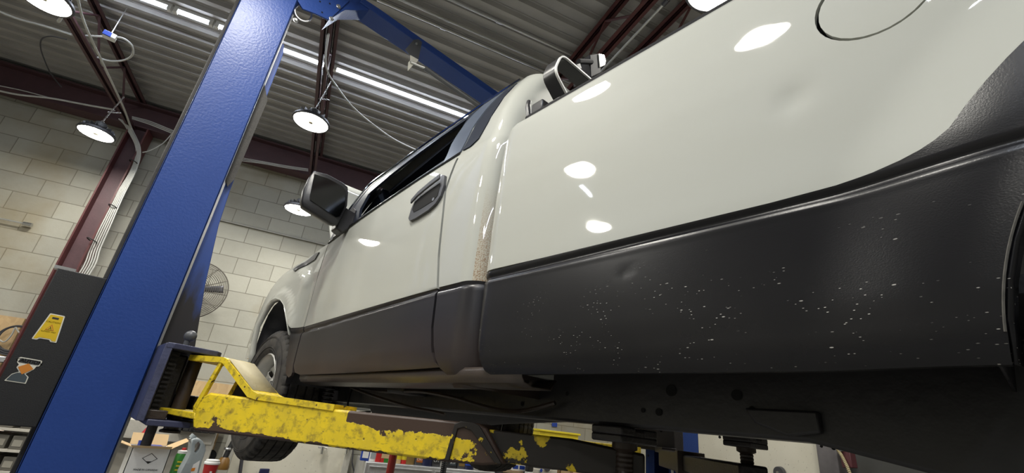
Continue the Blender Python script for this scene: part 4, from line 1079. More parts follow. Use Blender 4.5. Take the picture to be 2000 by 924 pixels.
truck.part('cab_floor', MB().box((.88, 1.1, .165), (MX(.88), 2.65, .20)), M['under'])
truck.part('underbody_shield', MB().box((1.18, .32, .11), (MX(1.18), 1.05, .15)), M['under'], bevel=.02)
truck.part('fuel_tank', MB().box((1.20, .2, .10), (1.60, 1.4, .17)), M['under'], bevel=.03)
truck.part('transmission', MB().tube([(XC, 3.3, .12), (XC, 2.6, .10), (XC, 2.0, .12), (XC, 1.4, .14)], .14, 14, rr=[.18, .14, .09, .06]), M['under'])
truck.part('drive_shaft', MB().tube([(XC, 1.4, .14), (XC, .1, .12), (XC, -.5, .03)], .045, 12), M['frame'])
truck.part('exhaust_pipe', MB().tube(smooth_path([(2.25, 2.9, .13), (2.25, 1.8, .16), (2.2, .9, .17), (2.25, .1, .17), (2.3, -.9, .16)], 4), .035, 12), M['brownsteel'])
truck.part('rear_axle', MB().tube([(1.0, -.47, .02), (1.5, -.47, .02), (XC-.12, -.47, .02), (XC, -.47, .02), (XC+.12, -.47, .02), (2.1, -.47, .02), (2.6, -.47, .02)], .05, 14, rr=[.045, .05, .08, .15, .08, .05, .045]), M['frame'])
truck.part('control_arm', MB().prism([(.98, 3.07, -.02), (1.25, 2.86, .04), (1.25, 3.3, .04)], (0, 0, .03)), M['frame'], bevel=.008)
truck.part('control_arm', MB().prism([(MX(.98), 3.07, -.02), (MX(1.25), 2.86, .04), (MX(1.25), 3.3, .04)], (0, 0, .03)), M['frame'], bevel=.008)
for i, (path, r, m) in enumerate((
        ([(1.02, 2.3, .11), (1.0, 2.0, .075), (1.03, 1.75, .045), (1.08, 1.62, .035), (1.1, 1.58, .03)], .007, 'brownsteel'),
        ([(1.05, 2.25, .11), (1.0, 1.9, .095), (.99, 1.62, .10), (1.0, 1.40, .085), (1.03, 1.22, .06), (1.05, 1.10, .06), (1.07, .98, .09)], .007, 'brownsteel'),
        ([(1.08, 2.42, .12), (1.05, 2.36, .03), (1.07, 2.32, -.0), (1.12, 2.24, .01)], .005, 'cableblack'))):
    truck.part('brake_line', MB().tube(smooth_path(path, 5), r, 6), M[m])
mb = MB().tube([(1.02, 2.56, .12), (1.02, 2.56, -.02)], .022, 10)
for k in range(7): mb.torus((1.02, 2.56, .10-.02*k), .024, .006, seg=14, ms=5)
truck.part('shock_absorber', mb, M['frame'])
# --- wheels
def wheel(name, p, rz):
    W_ = Thing(name, 'x', 'x', p, rz, local=True); o = W_.o
    del o['label']; del o['category']
    R_ = .365
    pr = [(.215, -.098), (.235, -.112), (.262, -.121), (.30, -.122), (.332, -.114), (.350, -.106), (.3615, -.094)]
    tr = [(.3625, -.092), (.364, -.073), (.354, -.072), (.354, -.065), (.365, -.064), (.3655, -.028), (.355, -.027), (.355, -.020), (.366, -.019)]
    prof_ = pr + tr + [(a, -b) for a, b in tr[::-1]] + [(a, -b) for a, b in pr[::-1]]
    n0, n1 = len(pr), len(prof_)-len(pr)
    def fn(i, k):
        c_ = i in (n0-1, n0, n0+1, n1-2, n1-1, n1)
        if c_ and k % 4 == 0: return -.0085
        if 0 < i-n0-3 < n1-n0-6 and k % 6 == 3: return -.004
        if i in (n0-2, n1+1) and k % 4 == 0: return -.005
        return 0
    return W_, prof_, fn
Wh, prof_, fn = wheel('front_wheel', (.98, 3.07, .05), math.radians(8))
# the wheel is a part of the truck: re-parent its pieces under one tyre mesh
def add_wheel(p, rz, name):
    c, s = math.cos(rz), math.sin(rz)
    Tl = lambda x, y, z: (p[0]+x*c-y*s, p[1]+x*s+y*c, p[2]+z)
    def tf(mb): mb.v = [Tl(*q) for q in mb.v]; return mb
    side = -1 if p[0] < XC else 1
    mb = MB(); mb.lathe(prof_, (0, 0, 0), (1, 0, 0), 168, fn); ty = truck.part(name, tf(mb), M['tyre'], label='tyre on a painted steel wheel', angle=28)
    mb = MB()
    for r in (.245, .258, .315, .322): mb.torus((side*.121, 0, 0), r, .0016, (1, 0, 0), 80, 5)
    truck.part('sidewall_ribs', tf(mb), M['tyre'], ty)
    o_ = side*.03
    def rp(r): return side*(.058-interp([(0, 0), (.075, -.004), (.085, .012), (.12, .03), (.165, .006), (.185, .045), (.20, .06)], r))
    H = []
    for k in range(7):
        a = 2*PI*k/7; H.append([(.143*math.cos(a)+.028*math.cos(t_)*math.cos(a)-.020*math.sin(t_)*math.sin(a), .143*math.sin(a)+.028*math.cos(t_)*math.sin(a)+.020*math.sin(t_)*math.cos(a)) for t_ in [2*PI*j/16 for j in range(16)]])
    P_, F_ = cdt(arc2(0, 0, .19, 0, 355, 60), H, step=.014)
    mb = MB().add([(rp(math.hypot(a, b)), a, b) for a, b in P_], F_); rim = truck.part('wheel_disc', tf(mb), M['wheelsteel'], ty, solid=.004, angle=40)
    mb = MB().lathe([(.216, .112), (.222, .106), (.214, .100), (.205, .085), (.196, .06), (.190, .01), (.190, -.09), (.214, -.1), (.22, -.11)], (0, 0, 0), (side, 0, 0), 60); truck.part('wheel_rim', tf(mb), M['wheelsteel'], ty)
    mb = MB().lathe([(.001, .082), (.03, .081), (.045, .076), (.052, .060), (.052, .05)], (0, 0, 0), (side, 0, 0), 30); truck.part('hub_cap', tf(mb), M['wheelsteel'], ty)
    mb = MB()
    for k in range(7):
        a = 2*PI*(k+.5)/7; mb.lathe([(.001, .076), (.009, .074), (.010, .05)], (0, .073*math.cos(a), .073*math.sin(a)), (side, 0, 0), 6)
    truck.part('wheel_nuts', tf(mb), M['steel'], ty)
    mb = MB().lathe([(.001, -.02), (.17, -.02), (.17, -.03), (.001, -.03)], (0, 0, 0), (side, 0, 0), 30); truck.part('brake_disc', tf(mb), M['brownsteel'], ty)
bpy.data.objects.remove(Wh.o)
add_wheel((.928, 3.11, .05), math.radians(2), 'front_wheel')
add_wheel((MX(.928), 3.11, .05), math.radians(2), 'front_wheel')
add_wheel((.965, -.47, .02), 0, 'rear_wheel')
add_wheel((MX(.965), -.47, .02), 0, 'rear_wheel')
# ================================================================== THINGS ROUND THE BAY
# wall fan
fc = W(-1.29, 5.86, 1.03); FT = Thing('wall_fan', 'round wire-caged shop fan on the block wall, half hidden by the blue column', 'fan', W(-1.29, 6.22, 1.03))
tilt = math.radians(14)
def F_(x, y, z):   # x along the wall, y out of the wall, z up; tipped down a little
    yy = y*math.cos(tilt)-z*math.sin(tilt)*-1*0 ; c, s = math.cos(tilt), math.sin(tilt)
    return W(-1.29+x, 5.86-(y*c - z*s)*1.0, 1.03+z*c+y*s*-1)
mb = MB()
R = .345
for sgn, dep in ((1, .085), (-1, .05)):
    for k in range(17):
        r = .05+(R-.05)*k/16; y = sgn*dep*math.sqrt(max(0, 1-(r/R)**2))*1.0
        P = [F_(r*math.cos(2*PI*j/40), y, r*math.sin(2*PI*j/40)) for j in range(41)]; mb.tube(P, .0023, 4)
    for j in range(12):
        a = 2*PI*j/12; P = [F_(r*math.cos(a), sgn*dep*math.sqrt(max(0, 1-(r/R)**2)), r*math.sin(a)) for r in [R*q/8 for q in range(9)]]; mb.tube(P, .0022, 4)
cage = FT.part('cage', mb, M['fanwire'])
mb = MB().tube([F_(R*math.cos(2*PI*j/48), 0, R*math.sin(2*PI*j/48)) for j in range(49)], .007, 6); FT.part('cage_rim', mb, M['fanwire'], cage)
for k in range(3):
    a = 2*PI*k/3+.22; rows = []
    for i in range(6):
        r = .05+.25*i/5; w = .05+.045*i/5
        rows.append([F_(r*math.cos(a)-u*w*math.sin(a), .018*u*2-.01, r*math.sin(a)+u*w*math.cos(a)) for u in (-.5, -.2, .2, .5)])
    FT.part('blade', MB().grid(rows), M['lampbody'], solid=.003)
mb = MB().lathe([(.001, .06), (.045, .05), (.05, 0), (.05, -.12), (.001, -.13)], F_(0, 0, 0), tuple(Vector(F_(0, 1, 0))-Vector(F_(0, 0, 0))), 20); FT.part('motor', mb, M['lampbody'])
mb = MB().box((-1.32, 5.9, .98), (-1.26, 6.25, 1.06), W); FT.part('wall_bracket', mb, M['lampbody'])

# OSB board with hoses at far left
single('wall_board', wbox((-4.2, 6.20, -.55), (-2.62, 6.25, .50)), M['osb'], 'brown chipboard panel on the block wall at far left', 'board', angle=30)
single('wall_board', wbox((-1.35, 6.20, -.75), (-.62, 6.25, .13)), M['osb'], 'brown chipboard edge low on the wall beside the front wheel', 'board')
def hose(px, r, mat, label, name='air_hose', cat='hose', B2=6.1, n=6):
    return single(name, MB().tube(smooth_path([at(x, y, B2=B2) for x, y in px], n), r, 7), mat, label, cat)
mb = MB()
c = at(26, 665, B2=6.12); nrm = W(0, 1, 0)
for k in range(3): mb.torus((c[0], c[1], c[2]+.01*k), .135-.008*k, .010, nrm, 40, 6)
single('air_hose', mb, M['lampbody'], 'black hose coiled in a ring on the brown board', 'hose')
hose([(46, 655), (36, 648), (30, 640), (22, 655), (8, 668), (-6, 660)], .007, M['conduit'], 'silver cable hooked over the coiled black hose', 'cable', 'cable')
hose([(40, 672), (30, 690), (14, 700), (-8, 712)], .006, M['cable'], 'pale cable drooping below the coiled black hose', 'cable', 'cable')
hose([(22, 722), (8, 724), (0, 732), (4, 742), (16, 738)], .009, M['lampbody'], 'short dark hook of hose near the bottom of the brown board')
T = wthing('clamp', 'silver clamp hanging on the brown board', 'clamp', -3.1, 6.15, .0)
p = at(5, 700, B2=6.12); T.part('jaw', MB().box((p[0]-.05, p[1]-.03, p[2]-.04), (p[0]+.03, p[1]+.0, p[2]+.02)), M['steel'], bevel=.01); T.part('handle', MB().tube([p, (p[0]+.08, p[1], p[2]+.06)], .01, 8), M['steel'])

# tool shelf under the panel at left: grey trays with red and black pieces
T = wthing('tool_shelf', 'grey open tool shelf low at far left, crowded with tools', 'shelf', -3.0, 5.2, FL)
T.part('shelf_board', MB().box((-3.6, 4.9, -.46), (-1.9, 5.5, -.43), W), M['wood']); T.part('shelf_board', MB().box((-3.6, 4.9, -.85), (-1.9, 5.5, -.82), W), M['wood'])
for x in (-3.6, -1.93): T.part('upright', MB().box((x, 4.9, FL), (x+.03, 5.5, -.43), W), M['lampbody'])
rng = random.Random(11)
names = [('pliers', 'red-handled pliers'), ('socket_rail', 'dark socket rail'), ('spray_can', 'short red spray can'), ('tool_tray', 'grey tool tray'), ('hammer', 'hammer with red grip'), ('scraper', 'white-handled scraper')]
k = 0
for x, y, nm, ph in ((8, 838, 0, 'at the left edge, standing highest'), (36, 850, 1, 'leaning against the tray'), (6, 860, 2, 'lowest at the left edge'), (62, 858, 3, 'tipped up under the cover panel'), (78, 876, 4, 'beside the blue column foot'), (24, 884, 5, 'in the middle of the crowded shelf')):
    p = at(x, y+22, B2=5.1); T = Thing(names[nm][0], names[nm][1]+' on the grey shelf, '+ph, names[nm][0].replace('_', ' '), (p[0], p[1], -.43), rng.uniform(-.6, .6), local=True)
    if nm == 0:
        T.part('grip', MB().tube([(-.03, 0, .01), (-.035, 0, .07), (-.01, 0, .13)], .012, 8).tube([(.03, 0, .01), (.035, 0, .07), (.01, 0, .13)], .012, 8), M['redpaint']); T.part('jaws', MB().prism([(-.02, -.01, .12), (.02, -.01, .12), (.006, -.01, .20), (-.006, -.01, .20)], (0, .02, 0)), M['steel'], bevel=.003)
    elif nm == 1:
        T.part('rail', MB().box((-.12, -.01, 0), (.12, .01, .015)), M['steel']); mb = MB()
        for i in range(6): mb.lathe([(.012, .015), (.013, .06), (.009, .06), (.009, .03)], (-.10+.04*i, 0, 0), seg=12)
        T.part('sockets', mb, M['lampbody'])
    elif nm == 2:
        T.part('can', MB().lathe([(.001, 0), (.03, 0), (.032, .01), (.032, .13), (.02, .15)], seg=20), M['redpaint']); T.part('cap', MB().lathe([(.02, .15), (.02, .19), (.001, .195)], seg=16), M['whiteplastic'])
    elif nm == 3:
        tp = lambda x, y, z: (x, y*.8-z*.5, z*.8+y*.5+.08)
        T.part('tray', MB().box((-.14, -.12, 0), (.14, .12, .01), tp), M['wood']); T.part('rim', MB().box((-.14, -.12, 0), (-.13, .12, .05), tp).box((.13, -.12, 0), (.14, .12, .05), tp).box((-.14, .11, 0), (.14, .12, .05), tp), M['wood'])
    elif nm == 4:
        T.part('grip', MB().tube([(0, 0, 0), (0, 0, .12)], .015, 8), M['redpaint']); T.part('shaft', MB().tube([(0, 0, .12), (0, 0, .24)], .009, 8), M['steel']); T.part('head', MB().tube([(-.05, 0, .24), (.05, 0, .24)], .016, 8), M['lampbody'])
    else:
        T.part('handle', MB().tube([(0, 0, 0), (.02, 0, .12)], .014, 8), M['whiteplastic']); T.part('blade', MB().prism([(-.01, 0, .12), (.05, 0, .12), (.07, 0, .19), (-.01, 0, .19)], (0, .002, 0)), M['steel'])

# parts rack behind the lift column: green posts, trays of dark blocks
T = wthing('parts_rack', 'olive green steel rack between the blue column and the white box', 'rack', -1.3, 4.6, FL)
for x, w_ in ((-1.22, .05),): T.part('post', MB().box((x, 4.45, FL), (x+w_, 4.51, -.18), W), M['olive'], bevel=.005)
T.part('post', MB().box((-2.2, 4.45, FL), (-2.15, 4.51, -.18), W), M['olive'], bevel=.005)
for z in (-.24, -.37, -.50, -.63, -.76): T.part('shelf_board', MB().box((-2.2, 4.5, z), (-1.18, 4.9, z+.015), W), M['wood'])
rng = random.Random(5); fb = None
for r_, z in enumerate((-.355, -.485, -.615)):
    for i in range(9):
        b1 = -2.12+.10*i; 
        if fb is None:
            p = W(b1, 4.52, z); F0 = Thing('brake_pad_box', 'dark narrow parts box in the olive rack', 'parts box', p, -YAW, 'narrow parts boxes in the olive rack', local=True)
            F0.part('carton', MB().box((-.036, 0, 0), (.036, .25, .085)), simple('dark_grey_carton', (.13,.12,.10), .6, var=.5), bevel=.003); F0.part('end_label', MB().box((-.024, -.002, .02), (.024, 0, .06)), simple('dull_label', (.32,.30,.25), .6)); fb = F0
        else: copy_thing(fb.o, W(b1, 4.52+rng.uniform(0, .03), z), -YAW+rng.uniform(-.05, .05))
p = at(290, 845, B2=4.3); T = Thing('rag', 'crumpled red rag on the olive rack, above the open box', 'rag', (p[0], p[1], p[2]-.06))
rng = random.Random(2); rows = []
for i in range(9): rows.append([(p[0]-.06+.12*j/8, p[1]-.03+.06*i/8, p[2]-.05+.10*math.sin(PI*j/8)*math.sin(PI*i/8)*rng.uniform(.6, 1.1)) for j in range(9)])
T.part('cloth', MB().grid(rows), M['red'], solid=.002, angle=20)
# bench on the wall behind
T = wthing('workbench', 'pale grey weathered bench along the block wall left of the front wheel', 'workbench', -.9, 5.7, FL)
T.part('bench_top', MB().box((-1.75, 5.35, -.30), (-.56, 6.2, -.27), W), M['wood'], bevel=.004)
T.part('apron', MB().box((-1.75, 5.33, -.42), (-.56, 5.36, -.27), W), M['wood'], bevel=.003)
T.part('lower_board', MB().box((-1.75, 5.5, FL+.2), (-.56, 5.53, -.42), W), M['wood'])
T.part('shelf_board', MB().box((-1.75, 5.2, -.78), (-.56, 5.55, -.75), W), M['lampbody'])
for x in (-1.75, -.60): T.part('leg', MB().box((x, 5.34, FL), (x+.05, 5.40, -.30), W), M['wood'])
p = at(411, 890, B2=5.49); T.part('round_cutout', MB().lathe([(.001, 0), (.05, 0), (.05, .004)], p, tuple(-Vector(W(0, 1, 0))), 24), M['hole'])
# things standing in front: cart with box, can, jug and cup
CT = -.53
T = Thing('service_cart', 'low steel cart carrying the white box, green can and grey jug', 'cart', (.58, 3.72, FL))
T.part('tray', MB().box((.30, 3.50, CT-.02), (.92, 3.95, CT)), M['chest'], bevel=.004); T.part('tray', MB().box((.30, 3.50, -1.15), (.92, 3.95, -1.13)), M['chest'], bevel=.004)
for x in (.31, .89):
    for y in (3.51, 3.92): T.part('post', MB().box((x, y, FL+.07), (x+.02, y+.02, CT-.02)), M['lampbody']); T.part('caster', MB().lathe([(.001, -.012), (.035, -.012), (.035, .012), (.001, .012)], (x+.01, y+.01, FL+.035), (1, 0, 0), 16), M['cableblack'])
# box
bx0, bx1, by0, by1, bz = .385, .575, 3.60, 3.80, -.325
T = Thing('cardboard_box', 'open white cardboard box printed MADE IN CANADA! with brown flaps', 'box', ((bx0+bx1)/2, (by0+by1)/2, CT))
mb = MB()
for lo_, hi_ in (((bx0, by0, CT), (bx1, by0+.004, bz)), ((bx0, by1-.004, CT), (bx1, by1, bz)), ((bx0, by0, CT), (bx0+.004, by1, bz)), ((bx1-.004, by0, CT), (bx1, by1, bz)), ((bx0, by0, CT), (bx1, by1, CT+.004))): mb.box(lo_, hi_)
T.part('carton', mb, M['paper'])
T.part('flap', MB().prism([(bx0, by0, bz), (bx1, by0, bz), (bx1-.01, by0-.075, bz+.018), (bx0-.02, by0-.075, bz+.016)], (0, 0, .003)), M['cardboard'])
T.part('flap', MB().prism([(bx0, by0, bz), (bx0, by1, bz), (bx0-.10, by1-.02, bz+.035), (bx0-.10, by0+.03, bz+.03)], (0, 0, .003)), M['cardboard'])
T.part('flap', MB().prism([(bx1, by0, bz), (bx1, by1, bz), (bx1+.09, by1-.01, bz+.05), (bx1+.085, by0+.05, bz+.045)], (0, 0, .003)), M['cardboard'])
T.part('flap', MB().prism([(bx0, by1, bz), (bx1, by1, bz), (bx1, by1+.05, bz+.06), (bx0, by1+.05, bz+.06)], (0, 0, .003)), M['cardboard'])
bc = (bx0+bx1)/2+.006; yf = by0-.001
def dia(r): return [(bc, yf, -.378+r*.75), (bc+r, yf, -.378), (bc, yf, -.378-r*.75), (bc-r, yf, -.378)]
n_ = MB(); a_, b_ = dia(.038), dia(.0335); n_.add(a_+b_, [(0, 1, 5, 4), (1, 2, 6, 5), (2, 3, 7, 6), (3, 0, 4, 7)]); n_.prism([(bc-.018, yf, -.393), (bc+.018, yf, -.393), (bc, yf, -.406)], (0, -.0004, 0)); T.part('diamond_mark', n_, M['ink'], solid=.0004)
T.part('printing', text_mb('MADE IN CANADA!', .0135, lambda x, y, z: (bc+x, yf-z, -.438+y)), M['ink'])
T.part('contents', MB().tube([(bx0+.05, 3.66, -.42), (bx0+.04, 3.67, -.29)], .018, 10).box((bx0+.09, 3.66, -.5), (bx0+.15, 3.74, -.315)), M['blueplastic'])
# can
p = at(350, 905, Y=3.62); T = Thing('spray_can', 'green spray can with a white and red cap between the box and grey jug', 'spray can', (p[0], 3.62, CT), local=True)
T.part('can', MB().lathe([(.001, 0), (.033, 0), (.034, .006), (.034, .175), (.030, .186)], seg=28), M['green']); T.part('cap', MB().lathe([(.030, .184), (.030, .200), (.012, .204)], seg=24), M['whiteplastic']); T.part('nozzle', MB().lathe([(.012, .202), (.011, .216), (.001, .217)], seg=14), M['red'])
mb = MB()
for i in range(5): mb.box((-.018, -.0352, .05+.022*i), (.006, -.0335, .058+.022*i))
T.part('label_lines', mb, M['yellowtape'])
# jug
T = Thing('jug', 'silver grey oil jug with a loop handle, right of the green can', 'jug', (.70, 3.50, CT))
def jp(l): return [at(x, y, Y=3.46) for x, y in l]
ou = jp([(372, 858), (378, 855), (386, 855), (392, 860), (397, 868), (398, 878), (393, 893), (389, 905), (384, 924), (380, 938), (346, 938), (350, 920), (361, 900), (369, 884)])
mb = MB(); hole = jp([(378, 866), (384, 861), (388, 866), (386, 875), (380, 884), (376, 880)])
P_, F_c = cdt([(p[0], p[2]) for p in ou], [[(p[0], p[2]) for p in hole]], step=.02)
front = [(a, 3.46, b) for a, b in P_]; mb.add(front, F_c); jug = T.part('body', mb, M['silverplastic'], solid=.11, off=0, bevel=.012)
T.part('label', MB().prism([(p[0], 3.403, p[2]) for p in jp([(374, 905), (387, 897), (381, 924), (368, 924)])], (0, -.001, 0)), M['paper']); T.part('label_badge', MB().prism([(p[0], 3.4015, p[2]) for p in jp([(371, 912), (378, 911), (376, 917), (369, 918)])], (0, -.001, 0)), M['orange'])
q = jp([(374, 856), (384, 853)]); T.part('cap', MB().tube([(q[0][0], 3.46, q[0][2]+.0), (q[0][0]+.01, 3.46, q[0][2]+.018)], .018, 14), M['silverplastic'])
# cup
p = at(411, 915, Y=3.62); T = Thing('paper_cup', 'red paper coffee cup with a white lid, right of the grey jug', 'cup', (p[0], 3.62, CT), local=True)
T.part('cup', MB().lathe([(.001, 0), (.028, 0), (.041, .135), (.043, .138)], seg=28), M['red']); T.part('lid', MB().lathe([(.045, .134), (.045, .144), (.040, .147), (.038, .158), (.001, .155)], seg=28), M['paper'])
T.part('printed_mark', MB().box((-.006, -.0385, .085), (.006, -.036, .097)).box((-.008, -.0375, .066), (.008, -.034, .072)), M['paper'])
# dark socket blocks standing on the bench
for i, (x, y, n1_, n2_) in enumerate(((357, 868, 4, 3), (384, 866, 4, 2))):
    p = at(x, y+12, B2=5.25); T = Thing('battery_pack', ['stack of dark ribbed battery packs on the bench behind the green can', 'stack of dark ribbed battery packs on the bench behind the jug handle'][i], 'battery pack', (p[0], p[1], -.42+.15), -YAW, local=True)
    mb = MB()
    for a in range(n1_):
        for b in range(3): mb.box((-.11+.055*a, -.02, .0+.062*b-.05), (-.062+.055*a, .09, .055+.062*b-.05))
    T.part('cells', mb, M['cableblack'], bevel=.006); mb = MB()
    for b in range(3): mb.box((-.112, -.021, .053+.062*b-.05), (-.11+.055*n1_, .09, .058+.062*b-.05))
    T.part('trays', mb, M['steel'])
# flashlight hanging on the bench side
p = at(440, 893, B2=5.3); T = Thing('work_light', 'brown and black work light hanging at the right end of the bench', 'work light', (p[0], p[1], p[2]-.1), local=True)
T.part('head', MB().lathe([(.001, 0), (.055, .0), (.058, .02), (.045, .08), (.03, .10)], seg=20), simple('amber_brown_plastic', (.20,.10,.02), .35)); T.part('grip', MB().tube([(0, 0, .09), (.01, 0, .16), (.03, 0, .24)], .024, 12), M['cableblack']); T.part('collar', MB().lathe([(.03, .16), (.034, .17), (.03, .18)], seg=16), M['steel'])
single('conduit', MB().tube([at(476, 872, B2=6.12), at(468, 930, B2=6.12)], .018, 8), M['lampbody'], 'dark grey vertical pipe under the front tyre against the cream wall', 'pipe')
single('wall_socket', MB().box(*(lambda p: ((p[0]-.05, p[1]-.03, p[2]-.05), (p[0]+.05, p[1], p[2]+.05)))(at(514, 925, B2=6.2))), M['navy'], 'small dark blue socket on the cream wall below the front tyre', 'socket', bevel=.008)
T = wthing('tap', 'chrome tap on a thin pipe high on the cream wall under the arm', 'tap', .35, 6.15, -.35)
for x in (630, 678):
    p = at(x, 874, B2=6.15); T.part('valve', MB().tube([p, (p[0], p[1]-.02, p[2]-.07)], .02, 10).tube([(p[0]-.05, p[1], p[2]), (p[0]+.05, p[1], p[2])], .012, 8), M['chrome'])
hose([(690, 868), (689, 890), (688, 905), (694, 930)], .008, M['lampbody'], 'thin dark cable hanging down the pale wall beside the tool chest', 'cable', 'cable', 6.15)
# tool chest with bottles
ZC = -.455
T = wthing('tool_chest', 'wide bare steel tool chest with thin drawers under the oil bottles', 'tool chest', 1.55, 5.7, FL)
T.part('body', MB().box((.86, 5.42, FL+.1), (2.33, 6.1, ZC), W), M['chest'], bevel=.01)
for j in range(7):
    z1 = ZC-.035-.075*j
    for i, (xa, xb) in enumerate(((.90, 1.58), (1.61, 2.29))):
        d = T.part('drawer', MB().box((xa, 5.40, z1-.066), (xb, 5.425, z1), W), M['chest'], bevel=.003)
        T.part('drawer_pull', MB().box((xa+.01, 5.388, z1-.014), (xb-.01, 5.40, z1-.004), W), M['steel'], d)
def bottle(kind, b1, label, h=.24, w=.055, mat='greybottle', lab=None, txt=None, cap='cableblack', b2=5.50, group='containers along the tool chest'):
    T = Thing(kind, label, kind.replace('_', ' '), W(b1, b2, ZC), -YAW, group, local=True)
    if kind == 'oil_bottle':
        S_ = lambda x, y, z: (x, y, z)
        rings = [[(sx*w*.9*k, sy*w*.55*k, z) for sx, sy in ((-.85, -1), (.85, -1), (1, -.8), (1, .8), (.85, 1), (-.85, 1), (-1, .8), (-1, -.8))] for z, k in ((0, .95), (.01, 1), (h*.62, 1), (h*.72, .9), (h*.82, .5), (h*.84, .4), (h*.9, .4))]
        T.part('bottle', MB().loft(rings, cap=True), M[mat], angle=50); T.part('cap', MB().lathe([(.02, h*.86), (.021, h*.98), (.001, h)], seg=16), M[cap])
        if lab:
            l = T.part('label', MB().box((-w*.62, -w*.55-.0025, h*.12), (w*.62, -w*.55-.0005, h*.55)), M[lab])
            if txt: T.part('printing', text_mb(txt, .034, lambda x, y, z: (x, -w*.55-.003-z, h*.24+y)), M['paper'], l)
    elif kind == 'round_can':
        T.part('can', MB().lathe([(.001, 0), (w*.8, 0), (w*.82, .006), (w*.82, h*.8), (w*.6, h*.88)], seg=24), M[mat]); T.part('cap', MB().lathe([(w*.45, h*.88), (w*.42, h), (.001, h*1.01)], seg=16), M[cap])
        if lab: T.part('label', MB().lathe([(w*.83, h*.2), (w*.83, h*.6)], seg=24), M[lab])
    else:
        T.part('carton', MB().box((-w, -.04, 0), (w, .06, h)), M[mat], bevel=.002)
        if lab: T.part('label', MB().box((-w*.8, -.042, h*.25), (w*.8, -.04, h*.6)), M[lab])
    return T
def b1_of(x): 
    p = at(x, 895, B2=5.5); return p[0]*cB-p[1]*sB
bottle('oil_bottle', b1_of(712), 'blue oil bottle leaning at the left end of the tool chest', .22, .05, 'blueplastic', 'paper')
bottle('oil_bottle', b1_of(728), 'white bottle leaning on the blue one at the left end of the chest', .21, .05, 'paper', 'silverplastic')
bottle('parts_carton', b1_of(741), 'small red carton on the tool chest beside the white bottle', .10, .045, 'red')
bottle('parts_carton', b1_of(752), 'green carton with a brown top left of the red jack post', .16, .06, 'green', 'cardboard')
bottle('round_can', b1_of(778), 'slim can with a yellow label just right of the red jack post', .2, .04, 'cardboard', 'yellowtape')
bottle('round_can', b1_of(789), 'slim can with a yellow label, second right of the red jack post', .2, .04, 'red', 'yellowtape')
bottle('oil_bottle', b1_of(801), 'brown and gold bottle on the tool chest', .24, .05, 'goldbottle')
bottle('oil_bottle', b1_of(819), 'grey oil bottle with a red CVT label', .24, .055, 'greybottle', 'sticker_red', 'CVT')
bottle('round_can', b1_of(834), 'dark blue round tub with a white lid between the two CVT bottles', .19, .075, 'navy', None, None, 'whiteplastic')
bottle('oil_bottle', b1_of(852), 'grey oil bottle with a black CVT label', .24, .055, 'greybottle', 'ink', 'CVT')
bottle('oil_bottle', b1_of(884), 'dark bottle with a plum and white label right of the black hose', .22, .06, 'cableblack', 'sticker_grey', 'ATF')
bottle('oil_bottle', b1_of(902), 'grey oil bottle with a gold label, second from the right end', .22, .055, 'greybottle', 'goldbottle')
bottle('round_can', b1_of(917), 'dark blue round container at the right end of the chest', .2, .075, 'navy', 'blueplastic')
# red post and black hose in front of the chest
p = at(766, 900, B2=4.4); T = Thing('jack_stand', 'tall red telescopic jack stand in front of the tool chest', 'jack stand', (p[0], p[1], FL), local=True)
T.part('tube', MB().lathe([(.05, .12), (.05, .75), (.034, .76), (.034, 1.16), (.03, 1.18)], seg=20), M['redpaint']); T.part('saddle', MB().lathe([(.001, 1.16), (.055, 1.17), (.06, 1.20), (.03, 1.20)], seg=16), M['steel'])
for k in range(3):
    a = 2*PI*k/3; T.part('foot', MB().tube([(.04*math.cos(a), .04*math.sin(a), .30), (.28*math.cos(a), .28*math.sin(a), .02)], .018, 8), M['redpaint'])
p = at(868, 905, B2=4.6); mb = MB(); prof_h = []
for k in range(90): prof_h.append((.030 if k % 2 else .024, -.22-k*.008))
mb.lathe(prof_h, (p[0], p[1], 0), seg=14); single('corrugated_hose', mb, M['cableblack'], 'black corrugated exhaust hose hanging in front of the tool chest', 'hose')
# shelf unit right of the chest
T = wthing('storage_shelf', 'black shelf unit right of the tool chest, under the arm end', 'shelf', 2.9, 5.7, FL)
b1r = lambda x, b2=5.4: (lambda p: p[0]*cB-p[1]*sB)(at(x, 912, B2=b2))
xa, xb = max(2.36, b1r(944)), b1r(1085)
T.part('shelf_board', MB().box((xa, 5.35, -.445), (xb-.45, 6.1, -.42), W), simple('tan_shelf_edge', (.45,.33,.2), .6)); T.part('shelf_board', MB().box((xa, 5.35, -.80), (xb-.45, 6.1, -.78), W), M['lampbody'])
for x in (xa, xb-.45): T.part('upright', MB().box((x, 5.35, FL), (x+.03, 6.1, -.42), W), M['lampbody'])
T.part('back_panel', MB().box((xa, 6.1, FL), (xb-.45, 6.12, -.42), W), M['cableblack'])
def sbox(px, z0, z1, w, mat, label, lab=None, b2=5.38, d=.2, cat='box', nm='parts_carton'):
    b = b1r(px, b2); T = Thing(nm, label, cat, W(b, b2, z0), -YAW, local=True)
    T.part('carton', MB().box((-w, 0, 0), (w, d, z1-z0)), M[mat], bevel=.003)
    if lab: T.part('label', MB().box((-w*.75, -.002, (z1-z0)*.25), (w*.75, 0, (z1-z0)*.75)), M[lab])
for x, l in ((983, 'small blue-fronted box on the shelf end, leftmost of three'), (1007, 'small blue-fronted box, middle of three'), (1020, 'small blue-fronted box, rightmost of three')): sbox(x, -.42, -.345, .045, 'paper', l, 'blueplastic')
p = W(b1r(1018), 5.42, -.78); T = Thing('oil_bottle', 'blue bottle with a bright orange cap on the lower black shelf', 'bottle', p, -YAW, local=True)
